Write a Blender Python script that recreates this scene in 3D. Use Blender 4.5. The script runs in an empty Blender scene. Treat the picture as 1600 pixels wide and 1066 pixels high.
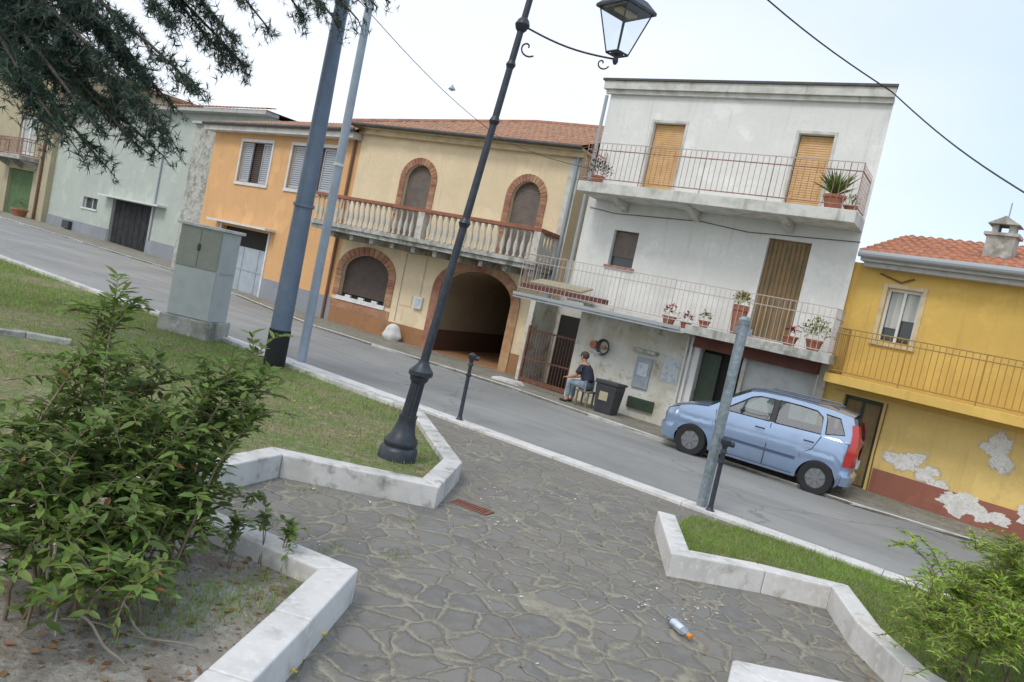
import bpy, bmesh, math, random
import numpy as np
from math import sin, cos, pi, radians as R, sqrt, tan, atan2
from mathutils import Vector, Matrix
from mathutils.geometry import tessellate_polygon

# ------------------------------------------------------------------ camera
S = bpy.context.scene
C = S.collection
cam_d = bpy.data.cameras.new('camera'); cam = bpy.data.objects.new('camera', cam_d); C.objects.link(cam)
cam_d.sensor_width = 36; cam_d.lens = 26.0; cam_d.clip_start = 0.05; cam_d.clip_end = 3000
cam.location = (0, 0, 1.95)
cam.rotation_euler = (Matrix.Rotation(R(90-4.07), 4, 'X') @ Matrix.Rotation(R(12.0), 4, 'Z')).to_euler()
S.camera = cam
# ------------------------------------------------------------------ light
SUN_EL, SUN_AZ = R(52), R(215)
w = bpy.data.worlds.new('World'); S.world = w; w.use_nodes = True
nt = w.node_tree; nt.nodes.clear()
out = nt.nodes.new('ShaderNodeOutputWorld')
sky = nt.nodes.new('ShaderNodeTexSky'); sky.sky_type = 'NISHITA'; sky.sun_disc = False
sky.sun_elevation = SUN_EL; sky.sun_rotation = SUN_AZ; sky.air_density = 1.0; sky.dust_density = 2.5
b1 = nt.nodes.new('ShaderNodeBackground'); b1.inputs[1].default_value = 0.05
nt.links.new(sky.outputs[0], b1.inputs[0])
tc = nt.nodes.new('ShaderNodeTexCoord')
mp = nt.nodes.new('ShaderNodeMapping'); mp.inputs['Scale'].default_value = (1, 1, 2.0)
nz = nt.nodes.new('ShaderNodeTexNoise'); nz.inputs['Scale'].default_value = 1.3; nz.inputs['Detail'].default_value = 4
rp = nt.nodes.new('ShaderNodeValToRGB')
rp.color_ramp.elements[0].position = 0.27; rp.color_ramp.elements[0].color = (0.60, 0.73, 0.92, 1)
rp.color_ramp.elements[1].position = 0.65; rp.color_ramp.elements[1].color = (0.90, 0.925, 0.96, 1)
b2 = nt.nodes.new('ShaderNodeBackground'); b2.inputs[1].default_value = 1.0
ad = nt.nodes.new('ShaderNodeAddShader')
nt.links.new(tc.outputs['Generated'], mp.inputs[0]); nt.links.new(mp.outputs[0], nz.inputs['Vector'])
sx = nt.nodes.new('ShaderNodeSeparateXYZ'); nt.links.new(tc.outputs['Generated'], sx.inputs[0])
ma = nt.nodes.new('ShaderNodeMath'); ma.operation = 'MULTIPLY_ADD'; ma.inputs[1].default_value = -.45; nt.links.new(sx.outputs[0], ma.inputs[0]); nt.links.new(nz.outputs['Fac'], ma.inputs[2])
nt.links.new(ma.outputs[0], rp.inputs[0]); nt.links.new(rp.outputs[0], b2.inputs[0])
nt.links.new(b1.outputs[0], ad.inputs[0]); nt.links.new(b2.outputs[0], ad.inputs[1]); nt.links.new(ad.outputs[0], out.inputs[0])
sd = bpy.data.lights.new('sun', 'SUN'); sd.energy = 1.25; sd.angle = R(14); sd.color = (1.0, 0.96, 0.90)
so = bpy.data.objects.new('sun', sd); C.objects.link(so)
dv = Vector((sin(SUN_AZ)*cos(SUN_EL), cos(SUN_AZ)*cos(SUN_EL), sin(SUN_EL)))
so.rotation_euler = dv.to_track_quat('Z', 'Y').to_euler()
S.view_settings.view_transform = 'Standard'; S.view_settings.look = 'None'
S.view_settings.exposure = 0.0; S.view_settings.gamma = 1.0

# ------------------------------------------------------------------ materials
def newmat(name):
    m = bpy.data.materials.new(name); m.use_nodes = True
    return m, m.node_tree, m.node_tree.nodes['Principled BSDF']
def mixc(nt, f, a, b):
    n = nt.nodes.new('ShaderNodeMix'); n.data_type = 'RGBA'
    for s, v in ((0, f), (6, a), (7, b)):
        if hasattr(v, 'is_output') or hasattr(v, 'links'): nt.links.new(v, n.inputs[s])
        else: n.inputs[s].default_value = v if s == 0 else (v[0], v[1], v[2], 1)
    return n.outputs[2]
def noise(nt, vec, scale, detail=5, rough=.6, stretch=None):
    if stretch:
        m = nt.nodes.new('ShaderNodeMapping'); m.inputs['Scale'].default_value = stretch
        nt.links.new(vec, m.inputs[0]); vec = m.outputs[0]
    n = nt.nodes.new('ShaderNodeTexNoise'); n.inputs['Scale'].default_value = scale
    n.inputs['Detail'].default_value = detail; n.inputs['Roughness'].default_value = rough
    nt.links.new(vec, n.inputs['Vector']); return n.outputs['Fac']
def ramp(nt, v, lo, hi, a=0., b=1.):
    n = nt.nodes.new('ShaderNodeMapRange'); nt.links.new(v, n.inputs[0])
    for i, x in ((1, lo), (2, hi), (3, a), (4, b)): n.inputs[i].default_value = x
    return n.outputs[0]
def coord(nt): return nt.nodes.new('ShaderNodeTexCoord').outputs['Object']
def bump(nt, bs, h, strength, dist):
    n = nt.nodes.new('ShaderNodeBump'); n.inputs['Strength'].default_value = strength; n.inputs['Distance'].default_value = dist
    nt.links.new(h, n.inputs['Height']); nt.links.new(n.outputs[0], bs.inputs['Normal'])
def surf(name, col, rough=.8, layers=(), bmp=None, metal=0., coat=0., island=0.):
    """layers: (scale, colour, lo, hi, stretch or None)"""
    m, nt, bs = newmat(name); v = coord(nt); c = None
    bs.inputs['Roughness'].default_value = rough; bs.inputs['Metallic'].default_value = metal
    if coat: bs.inputs['Coat Weight'].default_value = coat; bs.inputs['Coat Roughness'].default_value = .08
    cur = col
    for l in layers:
        cur = mixc(nt, ramp(nt, noise(nt, v, l[0], stretch=l[4] if len(l) > 4 else None), l[2], l[3], 0, l[5] if len(l) > 5 else 1), cur, l[1])
    if island:
        g = nt.nodes.new('ShaderNodeNewGeometry')
        hs = nt.nodes.new('ShaderNodeHueSaturation')
        nt.links.new(ramp(nt, g.outputs['Random Per Island'], 0, 1, 1-island, 1+island), hs.inputs['Value'])
        nt.links.new(ramp(nt, g.outputs['Random Per Island'], 0, 1, .48, .52), hs.inputs['Hue'])
        if isinstance(cur, tuple): hs.inputs['Color'].default_value = (*cur, 1)
        else: nt.links.new(cur, hs.inputs['Color'])
        cur = hs.outputs[0]
    if isinstance(cur, tuple): bs.inputs['Base Color'].default_value = (*cur, 1)
    else: nt.links.new(cur, bs.inputs['Base Color'])
    if bmp: bump(nt, bs, noise(nt, v, bmp[0], 8, .65), bmp[1], bmp[2] if len(bmp) > 2 else .01)
    return m
def plaster(name, col, dirt=(.35, .34, .3), amt=.3, streak=.25):
    d2 = tuple(a*.82 for a in col)
    return surf(name, col, .92, [(1.1, d2, .35, .75), (7, tuple(a*.93 for a in col), .4, .65),
        (.8, dirt, 1-amt, 1.25-amt*.4), (1.7, dirt, .98-streak, 1.28-streak*.5, (1.5, 1.5, .4)), (11, tuple(a*.9 for a in col), .5, .62), (3.2, tuple(a*.62 for a in col), .55, .72, (2.6, 2.6, .16), .42), (.9, tuple(min(1, a*1.12) for a in col), .55, .6, None, .5), (.33, tuple(a*.7 for a in col), .52, .7, (1, 1, 2.2), .45)], (60, .25, .006))
M = {}
M['orange'] = plaster('orange_plaster', (.70, .41, .19), (.55, .35, .2), .25, .15)
M['cream'] = plaster('cream_plaster', (.77, .63, .42), (.45, .36, .22), .28, .2)
M['white'] = plaster('white_plaster', (.76, .765, .73), (.38, .39, .35), .30, .28)
M['oldwhite'] = surf('stained_white_plaster', (.60, .60, .54), .92, [(1.4, (.50, .46, .36), .42, .62), (1.1, (.66, .66, .62), .5, .62), (2.6, (.24, .23, .18), .60, .70), (6, (.40, .38, .31), .56, .68), (1.3, (.20, .19, .15), .60, .74, (2.2, 2.2, .7))], (30, .5, .012))
M['passpl'] = plaster('shade_darkened_passage_plaster', (.33, .26, .17), (.16, .12, .08), .4, .3)  # archway interior shade put into the base colour, darker than the facade
M['yellow'] = plaster('yellow_plaster', (.68, .455, .12), (.42, .31, .14), .3, .22)
M['yellowlow'] = plaster('faded_yellow_plaster', (.76, .56, .205), (.5, .38, .18), .35, .3)
M['green_pl'] = plaster('pale_green_plaster', (.45, .50, .45), (.30, .34, .30), .3, .2)
M['olive'] = plaster('olive_plaster', (.44, .39, .26), (.2, .17, .1), .4, .3)
M['greyskirt'] = plaster('grey_skirting', (.27, .29, .32), (.15, .16, .17), .4, .3)
M['brownskirt'] = plaster('brown_skirting', (.35, .18, .085), (.14, .1, .06), .45, .3)
M['redskirt'] = plaster('red_brown_skirting', (.32, .13, .09), (.2, .15, .12), .35, .3)
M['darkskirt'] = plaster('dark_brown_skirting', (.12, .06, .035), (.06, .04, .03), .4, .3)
M['brick'] = surf('brick_surround', (.38, .19, .115), .9, [(9, (.28, .13, .08), .4, .65), (2, (.44, .27, .17), .45, .7)], (40, .4, .01), island=.18)
M['tile'] = surf('clay_roof_tile', (.40, .215, .13), .9, [(3.1, (.27, .15, .10), .4, .65), (9, (.48, .30, .19), .5, .7), (1.2, (.24, .20, .15), .55, .75)], (30, .3, .01))
M['tilered'] = surf('red_clay_roof_tile', (.45, .19, .105), .9, [(3.1, (.33, .13, .08), .4, .65), (9, (.50, .28, .17), .5, .7)], (30, .3, .01))
M['ridge'] = surf('ridge_tile', (.40, .20, .12), .9, [(5, (.25, .13, .09), .4, .65)])
M['conc'] = surf('weathered_concrete', (.42, .42, .38), .92, [(2.3, (.20, .20, .165), .42, .66), (9, (.52, .52, .49), .5, .68), (1.5, (.14, .14, .11), .56, .74, (2, 2, .4))], (35, .45, .012))
M['concl'] = surf('pale_concrete', (.60, .60, .56), .9, [(3, (.40, .40, .35), .45, .7), (1.7, (.26, .26, .21), .58, .75, (2, 2, .35))], (35, .35, .01))
M['stone'] = surf('white_kerb_stone', (.66, .645, .62), .75, [(2.5, (.50, .485, .455), .42, .7), (16, (.72, .71, .69), .5, .7), (4.2, (.33, .32, .27), .57, .75)], (55, .25, .006))
M['stonedirty'] = surf('grey_stained_kerb_stone', (.60, .59, .565), .8, [(2.5, (.42, .41, .375), .42, .7), (7, (.22, .215, .18), .52, .72)], (55, .35, .008))
M['gutter'] = surf('dark_gutter_metal', (.05, .045, .042), .5, [(5, (.09, .08, .07), .4, .7)])
M['soffit'] = surf('white_eaves_board', (.62, .60, .56), .8, [(4, (.45, .43, .4), .45, .7)])
M['soffitc'] = surf('cream_eaves_cornice', (.60, .49, .31), .85, [(4, (.42, .34, .22), .45, .7)])
M['greyfascia'] = surf('grey_eaves_fascia', (.45, .45, .43), .8, [(4, (.33, .33, .31), .45, .7)])
M['shutbrown'] = surf('dark_brown_shutter', (.065, .042, .033), .55, [(6, (.09, .06, .045), .4, .7)])
M['shuttaupe'] = surf('taupe_roller_shutter', (.17, .135, .11), .6, [(5, (.12, .095, .08), .4, .7)])
M['shutorange'] = surf('light_wood_roller_shutter', (.62, .40, .19), .6, [(4, (.53, .31, .11), .4, .7)])
M['shutwhite'] = surf('white_roller_shutter', (.62, .64, .63), .6, [(3, (.5, .52, .5), .4, .7)])
M['shutgrey'] = surf('grey_shutter_slats', (.36, .38, .41), .6)
M['woodolive'] = surf('brown_door_curtain', (.20, .15, .075), .8, [(5, (.27, .17, .08), .4, .65), (3, (.13, .11, .06), .5, .7, (6, 6, .4))])
M['framew'] = surf('white_frame_paint', (.66, .66, .65), .6, [(4, (.55, .55, .53), .4, .7)])
M['marble'] = surf('white_marble_sill', (.74, .74, .73), .4, [(6, (.6, .6, .6), .45, .65)])
M['dark'] = surf('dark_interior', (.022, .02, .018), .9)
M['darkdoor'] = surf('black_garage_door', (.012, .013, .015), .9, [(3, (.035, .036, .04), .4, .7)])
M['bluedoor'] = surf('pale_blue_metal_door', (.36, .42, .47), .5, [(3, (.28, .33, .37), .45, .7)])
M['greendoor'] = surf('dark_green_door', (.035, .06, .04), .6, [(5, (.06, .08, .05), .4, .7)])
M['greencloth'] = surf('green_gate_cloth', (.07, .14, .06), .9, [(2, (.12, .17, .07), .4, .7)])
M['rustbar'] = surf('rust_red_iron', (.30, .14, .105), .7, [(9, (.42, .30, .26), .45, .65)])
M['gatebar'] = surf('rusty_gate_iron', (.20, .085, .05), .75, [(9, (.11, .05, .035), .45, .65)])
M['palebar'] = surf('pale_faded_iron', (.48, .40, .37), .7)
M['ochrebar'] = surf('ochre_brown_iron', (.33, .21, .06), .6)
M['redbeam'] = surf('red_brown_awning', (.165, .055, .04), .75, [(4, (.11, .04, .03), .4, .7)])
M['handrail'] = surf('terracotta_handrail', (.30, .12, .07), .8, [(6, (.2, .08, .05), .45, .7)])
M['baluster'] = surf('weathered_baluster', (.56, .54, .48), .85, [(7, (.36, .35, .3), .45, .7)])
M['peel'] = surf('exposed_white_plaster', (.76, .76, .74), .95, [(5, (.62, .61, .57), .45, .68), (22, (.58, .56, .5), .5, .62), (3, (.36, .34, .28), .62, .72)], (25, .8, .015))
M['undercoat'] = surf('chalky_undercoat', (.60, .52, .33), .95, [(9, (.5, .42, .26), .4, .6)], (30, .6, .01))
M['glassdark'] = surf('window_glass', (.05, .06, .065), .08)
M['curtain'] = surf('pale_curtain', (.50, .52, .48), .9, [(3, (.36, .38, .36), .4, .6, (6, 6, .3))])
M['iron'] = surf('blue_black_cast_iron', (.022, .028, .038), .42, [(12, (.04, .048, .06), .45, .7)], (60, .15, .004))
M['bluepole'] = surf('blue_grey_painted_steel', (.10, .14, .20), .45, [(5, (.13, .175, .235), .4, .7)], (50, .1, .003))
M['lightpole'] = surf('pale_grey_steel', (.33, .39, .45), .45, [(5, (.27, .33, .39), .4, .7)])
M['galv'] = surf('galvanised_steel', (.22, .27, .30), .42, [(18, (.32, .37, .40), .45, .65), (5, (.15, .18, .2), .5, .7)], metal=.35)
M['blackband'] = surf('black_bitumen_band', (.012, .012, .013), .8)
M['cabinet'] = surf('grey_green_cabinet', (.46, .495, .49), .55, [(4, (.40, .435, .42), .42, .7)], (40, .1, .004))
M['cabinetdoor'] = surf('olive_grey_cabinet_door', (.26, .285, .24), .6, [(5, (.31, .33, .285), .42, .7)], (40, .1, .004))
M['blackplastic'] = surf('dark_grey_plastic', (.035, .038, .045), .5, [(7, (.05, .052, .06), .4, .7)])
M['pot'] = surf('terracotta_pot', (.33, .12, .07), .85, [(8, (.42, .2, .12), .45, .7)])
M['plasticw'] = surf('white_plastic', (.66, .67, .67), .5)
M['bag'] = surf('white_sack', (.66, .66, .64), .7, [(6, (.5, .5, .48), .45, .7)])
M['paper'] = surf('pale_blue_paper', (.52, .56, .58), .9, [(9, (.36, .41, .47), .5, .62)])
M['metalbox'] = surf('blue_grey_meter_door', (.30, .34, .38), .5, [(5, (.22, .26, .3), .45, .7)])
M['bark'] = surf('cedar_bark', (.10, .08, .062), .95, [(6, (.05, .042, .035), .4, .7, (3, 3, .5))], (25, .8, .03))
M['stem'] = surf('shrub_stem', (.16, .12, .07), .85, [(8, (.24, .2, .13), .4, .7)])
M['twig'] = surf('dry_twig', (.30, .26, .20), .9)
M['wire'] = surf('black_cable', (.02, .02, .022), .6)
M['brownpipe'] = surf('brown_downpipe', (.17, .085, .05), .5)
M['greypipe'] = surf('grey_downpipe', (.33, .36, .38), .5)
def leafmat(name, col, var=.35, trans=.35, rough=.5, red=None):
    m, nt, bs = newmat(name)
    g = nt.nodes.new('ShaderNodeNewGeometry'); hs = nt.nodes.new('ShaderNodeHueSaturation')
    r = g.outputs['Random Per Island']
    nt.links.new(ramp(nt, r, 0, 1, 1-var, 1+var), hs.inputs['Value'])
    m2 = nt.nodes.new('ShaderNodeMath'); m2.operation = 'FRACT'; m3 = nt.nodes.new('ShaderNodeMath'); m3.operation = 'MULTIPLY'; m3.inputs[1].default_value = 17.3
    nt.links.new(r, m3.inputs[0]); nt.links.new(m3.outputs[0], m2.inputs[0])
    nt.links.new(ramp(nt, m2.outputs[0], 0, 1, .475, .52), hs.inputs['Hue'])
    cur = mixc(nt, ramp(nt, noise(nt, coord(nt), 1.6, 3), .4, .65), col, tuple(a*1.35 for a in col))
    if red: cur = mixc(nt, ramp(nt, m2.outputs[0], 1-red[1], 1-red[1]+.01), cur, red[0])
    nt.links.new(cur, hs.inputs['Color']); nt.links.new(hs.outputs[0], bs.inputs['Base Color'])
    bs.inputs['Roughness'].default_value = rough
    tr = nt.nodes.new('ShaderNodeBsdfTranslucent'); nt.links.new(hs.outputs[0], tr.inputs[0])
    mx = nt.nodes.new('ShaderNodeMixShader'); mx.inputs[0].default_value = trans
    o = nt.nodes['Material Output']
    nt.links.new(bs.outputs[0], mx.inputs[1]); nt.links.new(tr.outputs[0], mx.inputs[2]); nt.links.new(mx.outputs[0], o.inputs[0])
    return m
M['leaf'] = leafmat('shrub_leaf', (.125, .195, .042), .45, .42, .5, ((.24, .10, .05), .015))
M['leafred'] = leafmat('red_shrub_leaf', (.22, .045, .035), .4)
M['leafb'] = leafmat('bright_leaf', (.25, .37, .05), .45, .4, .5)
M['needle'] = leafmat('cedar_needles', (.042, .075, .05), .45, .3, .6)
M['grass'] = leafmat('grass_blade', (.17, .235, .065), .45, .4, .6, ((.42, .34, .18), .28))
M['grassb'] = leafmat('fresh_grass_blade', (.20, .32, .06), .4, .4, .6, ((.36, .32, .14), .12))
M['flower'] = leafmat('red_flower', (.50, .05, .06), .3)
M['yflower'] = leafmat('yellow_flower', (.85, .72, .05), .1)
M['petal'] = leafmat('fallen_petal', (.62, .62, .56), .25, .2)
M['dryleaf'] = leafmat('dry_leaf', (.26, .15, .07), .4, .2)

def paving_mat():
    m, nt, bs = newmat('flagstone_paving'); v = coord(nt)
    n = nt.nodes.new('ShaderNodeTexNoise'); n.inputs['Scale'].default_value = 2.3; n.inputs['Detail'].default_value = 3; nt.links.new(v, n.inputs['Vector'])
    a = nt.nodes.new('ShaderNodeVectorMath'); a.operation = 'MULTIPLY_ADD'; a.inputs[1].default_value = (.42, .42, 0)
    nt.links.new(n.outputs['Color'], a.inputs[0]); nt.links.new(v, a.inputs[2])
    fl = nt.nodes.new('ShaderNodeVectorMath'); fl.operation = 'MULTIPLY'; fl.inputs[1].default_value = (1, 1, 0); nt.links.new(a.outputs[0], fl.inputs[0])
    vo = nt.nodes.new('ShaderNodeTexVoronoi'); vo.feature = 'DISTANCE_TO_EDGE'; vo.inputs['Scale'].default_value = 4.2
    vc = nt.nodes.new('ShaderNodeTexVoronoi'); vc.feature = 'F1'; vc.inputs['Scale'].default_value = 4.2
    nt.links.new(fl.outputs[0], vo.inputs['Vector']); nt.links.new(fl.outputs[0], vc.inputs['Vector'])
    e = noise(nt, v, 22, 5, .7)
    ad = nt.nodes.new('ShaderNodeMath'); ad.operation = 'MULTIPLY_ADD'; ad.inputs[1].default_value = .17
    nt.links.new(e, ad.inputs[0]); nt.links.new(vo.outputs['Distance'], ad.inputs[2])
    a2 = nt.nodes.new('ShaderNodeMath'); a2.operation = 'MULTIPLY_ADD'; a2.inputs[1].default_value = .13; nt.links.new(noise(nt, v, 2.6, 4), a2.inputs[0]); nt.links.new(ad.outputs[0], a2.inputs[2])
    a3 = nt.nodes.new('ShaderNodeMath'); a3.operation = 'MULTIPLY_ADD'; a3.inputs[1].default_value = .10; nt.links.new(noise(nt, v, 60, 3), a3.inputs[0]); nt.links.new(a2.outputs[0], a3.inputs[2]); a2 = a3
    mask = ramp(nt, a2.outputs[0], .215, .31)
    sp = nt.nodes.new('ShaderNodeSeparateColor'); nt.links.new(vc.outputs['Color'], sp.inputs[0])
    stone = mixc(nt, sp.outputs[0], (.135, .13, .12), (.215, .204, .182))
    stone = mixc(nt, ramp(nt, noise(nt, v, 9), .4, .7), stone, (.20, .195, .18))
    stone = mixc(nt, ramp(nt, sp.outputs[1], .8, .95, 0, .6), stone, (.19, .165, .145))
    joint = mixc(nt, ramp(nt, noise(nt, v, 7), .4, .65), (.33, .305, .235), (.235, .215, .165))
    joint = mixc(nt, ramp(nt, noise(nt, v, 30), .62, .7), joint, (.12, .15, .05))
    c = mixc(nt, mask, joint, stone)
    c = mixc(nt, ramp(nt, noise(nt, v, .9, 4), .40, .68, 0, .5), c, (.235, .215, .175))
    c = mixc(nt, ramp(nt, noise(nt, v, 60, 3), .6, .75, 0, .35), c, (.33, .32, .27))
    nt.links.new(c, bs.inputs['Base Color']); bs.inputs['Roughness'].default_value = .75
    h = nt.nodes.new('ShaderNodeMath'); h.operation = 'MULTIPLY_ADD'; h.inputs[1].default_value = .25
    nt.links.new(noise(nt, v, 45, 6, .7), h.inputs[0]); nt.links.new(mask, h.inputs[2])
    bump(nt, bs, h.outputs[0], .9, .018)
    return m
M['paving'] = paving_mat()
M['asphalt'] = surf('pale_worn_asphalt', (.27, .272, .262), .85, [(1.3, (.235, .235, .225), .4, .65), (140, (.17, .17, .165), .5, .7), (.35, (.31, .31, .295), .4, .65), (5, (.215, .21, .20), .6, .75)], (180, .35, .004))
def asphalt_extra():
    m = M['asphalt']; nt = m.node_tree; bs = nt.nodes['Principled BSDF']; v = coord(nt)
    src = bs.inputs['Base Color'].links[0].from_socket
    n = nt.nodes.new('ShaderNodeTexNoise'); n.inputs['Scale'].default_value = 1.7; n.inputs['Detail'].default_value = 6; nt.links.new(v, n.inputs['Vector'])
    a = nt.nodes.new('ShaderNodeVectorMath'); a.operation = 'MULTIPLY_ADD'; a.inputs[1].default_value = (.9, .9, 0); nt.links.new(n.outputs['Color'], a.inputs[0]); nt.links.new(v, a.inputs[2])
    vo = nt.nodes.new('ShaderNodeTexVoronoi'); vo.feature = 'DISTANCE_TO_EDGE'; vo.inputs['Scale'].default_value = .2; nt.links.new(a.outputs[0], vo.inputs['Vector'])
    k = mixc(nt, ramp(nt, vo.outputs['Distance'],   .0012, .004, .5, 0), src, (.10, .10, .095))
    mp_ = nt.nodes.new('ShaderNodeMapping'); mp_.inputs['Rotation'].default_value = (0, 0, R(31)); nt.links.new(v, mp_.inputs[0])
    k = mixc(nt, ramp(nt, noise(nt, mp_.outputs[0], 1.0, 3, .5, (.12, 1.6, 1)), .5, .64, 0, .5), k, (.205, .205, .198))
    nt.links.new(k, bs.inputs['Base Color'])
asphalt_extra()
M['sidewalk'] = surf('dusty_concrete_walk', (.25, .235, .195), .92, [(2, (.165, .155, .12), .4, .65), (11, (.31, .30, .26), .48, .68), (5, (.12, .135, .06), .6, .75)], (60, .5, .012))
M['soil'] = surf('dry_grey_soil', (.33, .30, .25), .95, [(1.4, (.19, .155, .115), .45, .62), (4, (.46, .45, .41), .52, .64), (9, (.42, .40, .35), .48, .66), (30, (.10, .08, .055), .55, .7)], (26, 1.0, .035))
M['lawnsoil'] = surf('patchy_lawn_soil', (.26, .21, .115), .95, [(1.6, (.15, .20, .06), .36, .56), (8, (.34, .28, .19), .5, .68), (25, (.09, .11, .04), .5, .66)], (30, .9, .03))
M['ground'] = surf('bare_ground', (.2, .19, .16), .95, [(.5, (.14, .15, .09), .4, .65)], (8, .6, .03))
M['skin'] = surf('skin', (.48, .26, .17), .6, [(8, (.42, .21, .14), .4, .7)])
M['cloth_navy'] = surf('navy_cloth', (.022, .026, .042), .9, [(5, (.035, .04, .06), .4, .65)], (15, .5, .01))
M['cloth_pale'] = surf('pale_denim_cloth', (.24, .30, .35), .9, [(7, (.16, .20, .25), .4, .65)], (15, .5, .01))
M['hair'] = surf('brown_hair', (.06, .04, .03), .8)
M['carpaint'] = surf('light_blue_car_paint', (.25, .35, .52), .26, [(300, (.29, .39, .56), .45, .6), (2.2, (.27, .33, .42), .5, .75)], metal=.45, coat=1.0)
M['cardark'] = surf('black_car_trim', (.02, .021, .024), .55)
M['carroofbar'] = surf('dark_blue_trim', (.05, .075, .14), .4)
M['tyre'] = surf('tyre_rubber', (.018, .018, .019), .85)
M['hub'] = surf('silver_wheel_cover', (.22, .23, .24), .4, metal=.5)
M['redlamp'] = surf('red_lamp_lens', (.42, .02, .02), .2, coat=.8)
M['clearlamp'] = surf('clear_lamp_lens', (.72, .74, .76), .12, coat=.8)
M['seat'] = surf('grey_car_seat', (.09, .095, .11), .9)
M['tread'] = M['tyre']
def glassmat(name, tint, rf=.12, op=.0):
    m, nt, bs = newmat(name)
    t = nt.nodes.new('ShaderNodeBsdfTransparent'); t.inputs[0].default_value = (*tint, 1)
    g = nt.nodes.new('ShaderNodeBsdfGlossy'); g.inputs['Roughness'].default_value = .03
    f = nt.nodes.new('ShaderNodeLayerWeight'); f.inputs[0].default_value = .25
    mx = nt.nodes.new('ShaderNodeMixShader'); nt.links.new(ramp(nt, f.outputs['Facing'], .3, 1, rf, .8), mx.inputs[0])
    nt.links.new(t.outputs[0], mx.inputs[1]); nt.links.new(g.outputs[0], mx.inputs[2]); nt.links.new(mx.outputs[0], nt.nodes['Material Output'].inputs[0])
    return m
M['carglass'] = glassmat('tinted_car_glass', (.74, .88, .84), .24)
M['lampglass'] = glassmat('clear_lantern_glass', (.93, .96, .98), .06)
M['bottle'] = glassmat('clear_plastic_bottle', (.85, .9, .95), .3)
M['cap'] = surf('orange_plastic', (.75, .26, .04), .5)
M['labelp'] = surf('bottle_label', (.55, .63, .72), .5, [(20, (.7, .74, .78), .5, .6)])
M['grate'] = surf('rusty_drain_grate', (.24, .10, .065), .8, [(20, (.15, .07, .05), .45, .65)])

# ------------------------------------------------------------------ helpers
AX, AY = -0.030538, -0.023642
def gz(x, y): return AX*x + AY*y
def tag(o, label=None, cat=None, group=None, kind=None):
    if label: o['label'] = label
    if cat: o['category'] = cat
    if group: o['group'] = group
    if kind: o['kind'] = kind
    return o
def thing(name, label, cat, loc, rz=0, group=None):
    o = bpy.data.objects.new(name, None); C.objects.link(o); o.location = loc; o.rotation_euler = (0, 0, rz)
    o.empty_display_size = .2
    return tag(o, label, cat, group)
def link(me, name, mat, parent=None, loc=None, smooth=False, bevel=0):
    o = bpy.data.objects.new(name, me); C.objects.link(o)
    if mat is not None:
        for m_ in (mat if isinstance(mat, (list, tuple)) else [mat]): me.materials.append(m_)
    if parent: o.parent = parent
    if loc is not None: o.location = loc
    if smooth:
        for p in me.polygons: p.use_smooth = True
        try: me.set_sharp_from_angle(angle=R(38))
        except Exception: pass
    if bevel:
        b = o.modifiers.new('bevel', 'BEVEL'); b.width = bevel; b.segments = 2; b.limit_method = 'ANGLE'; b.angle_limit = R(40)
    return o
SPLIT = {'skirting', 'peeled_patch', 'balcony_pillar', 'bare_skirting_patch', 'peel_edge', 'door_pilaster', 'wall_pipe', 'wall_cable', 'clamp', 'sill_box', 'ears', 'ear', 'stalk', 'door_panel', 'underbody', 'curtain', 'side_arm_ring', 'handrail', 'rail', 'door_frame', 'door_seam'}
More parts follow.
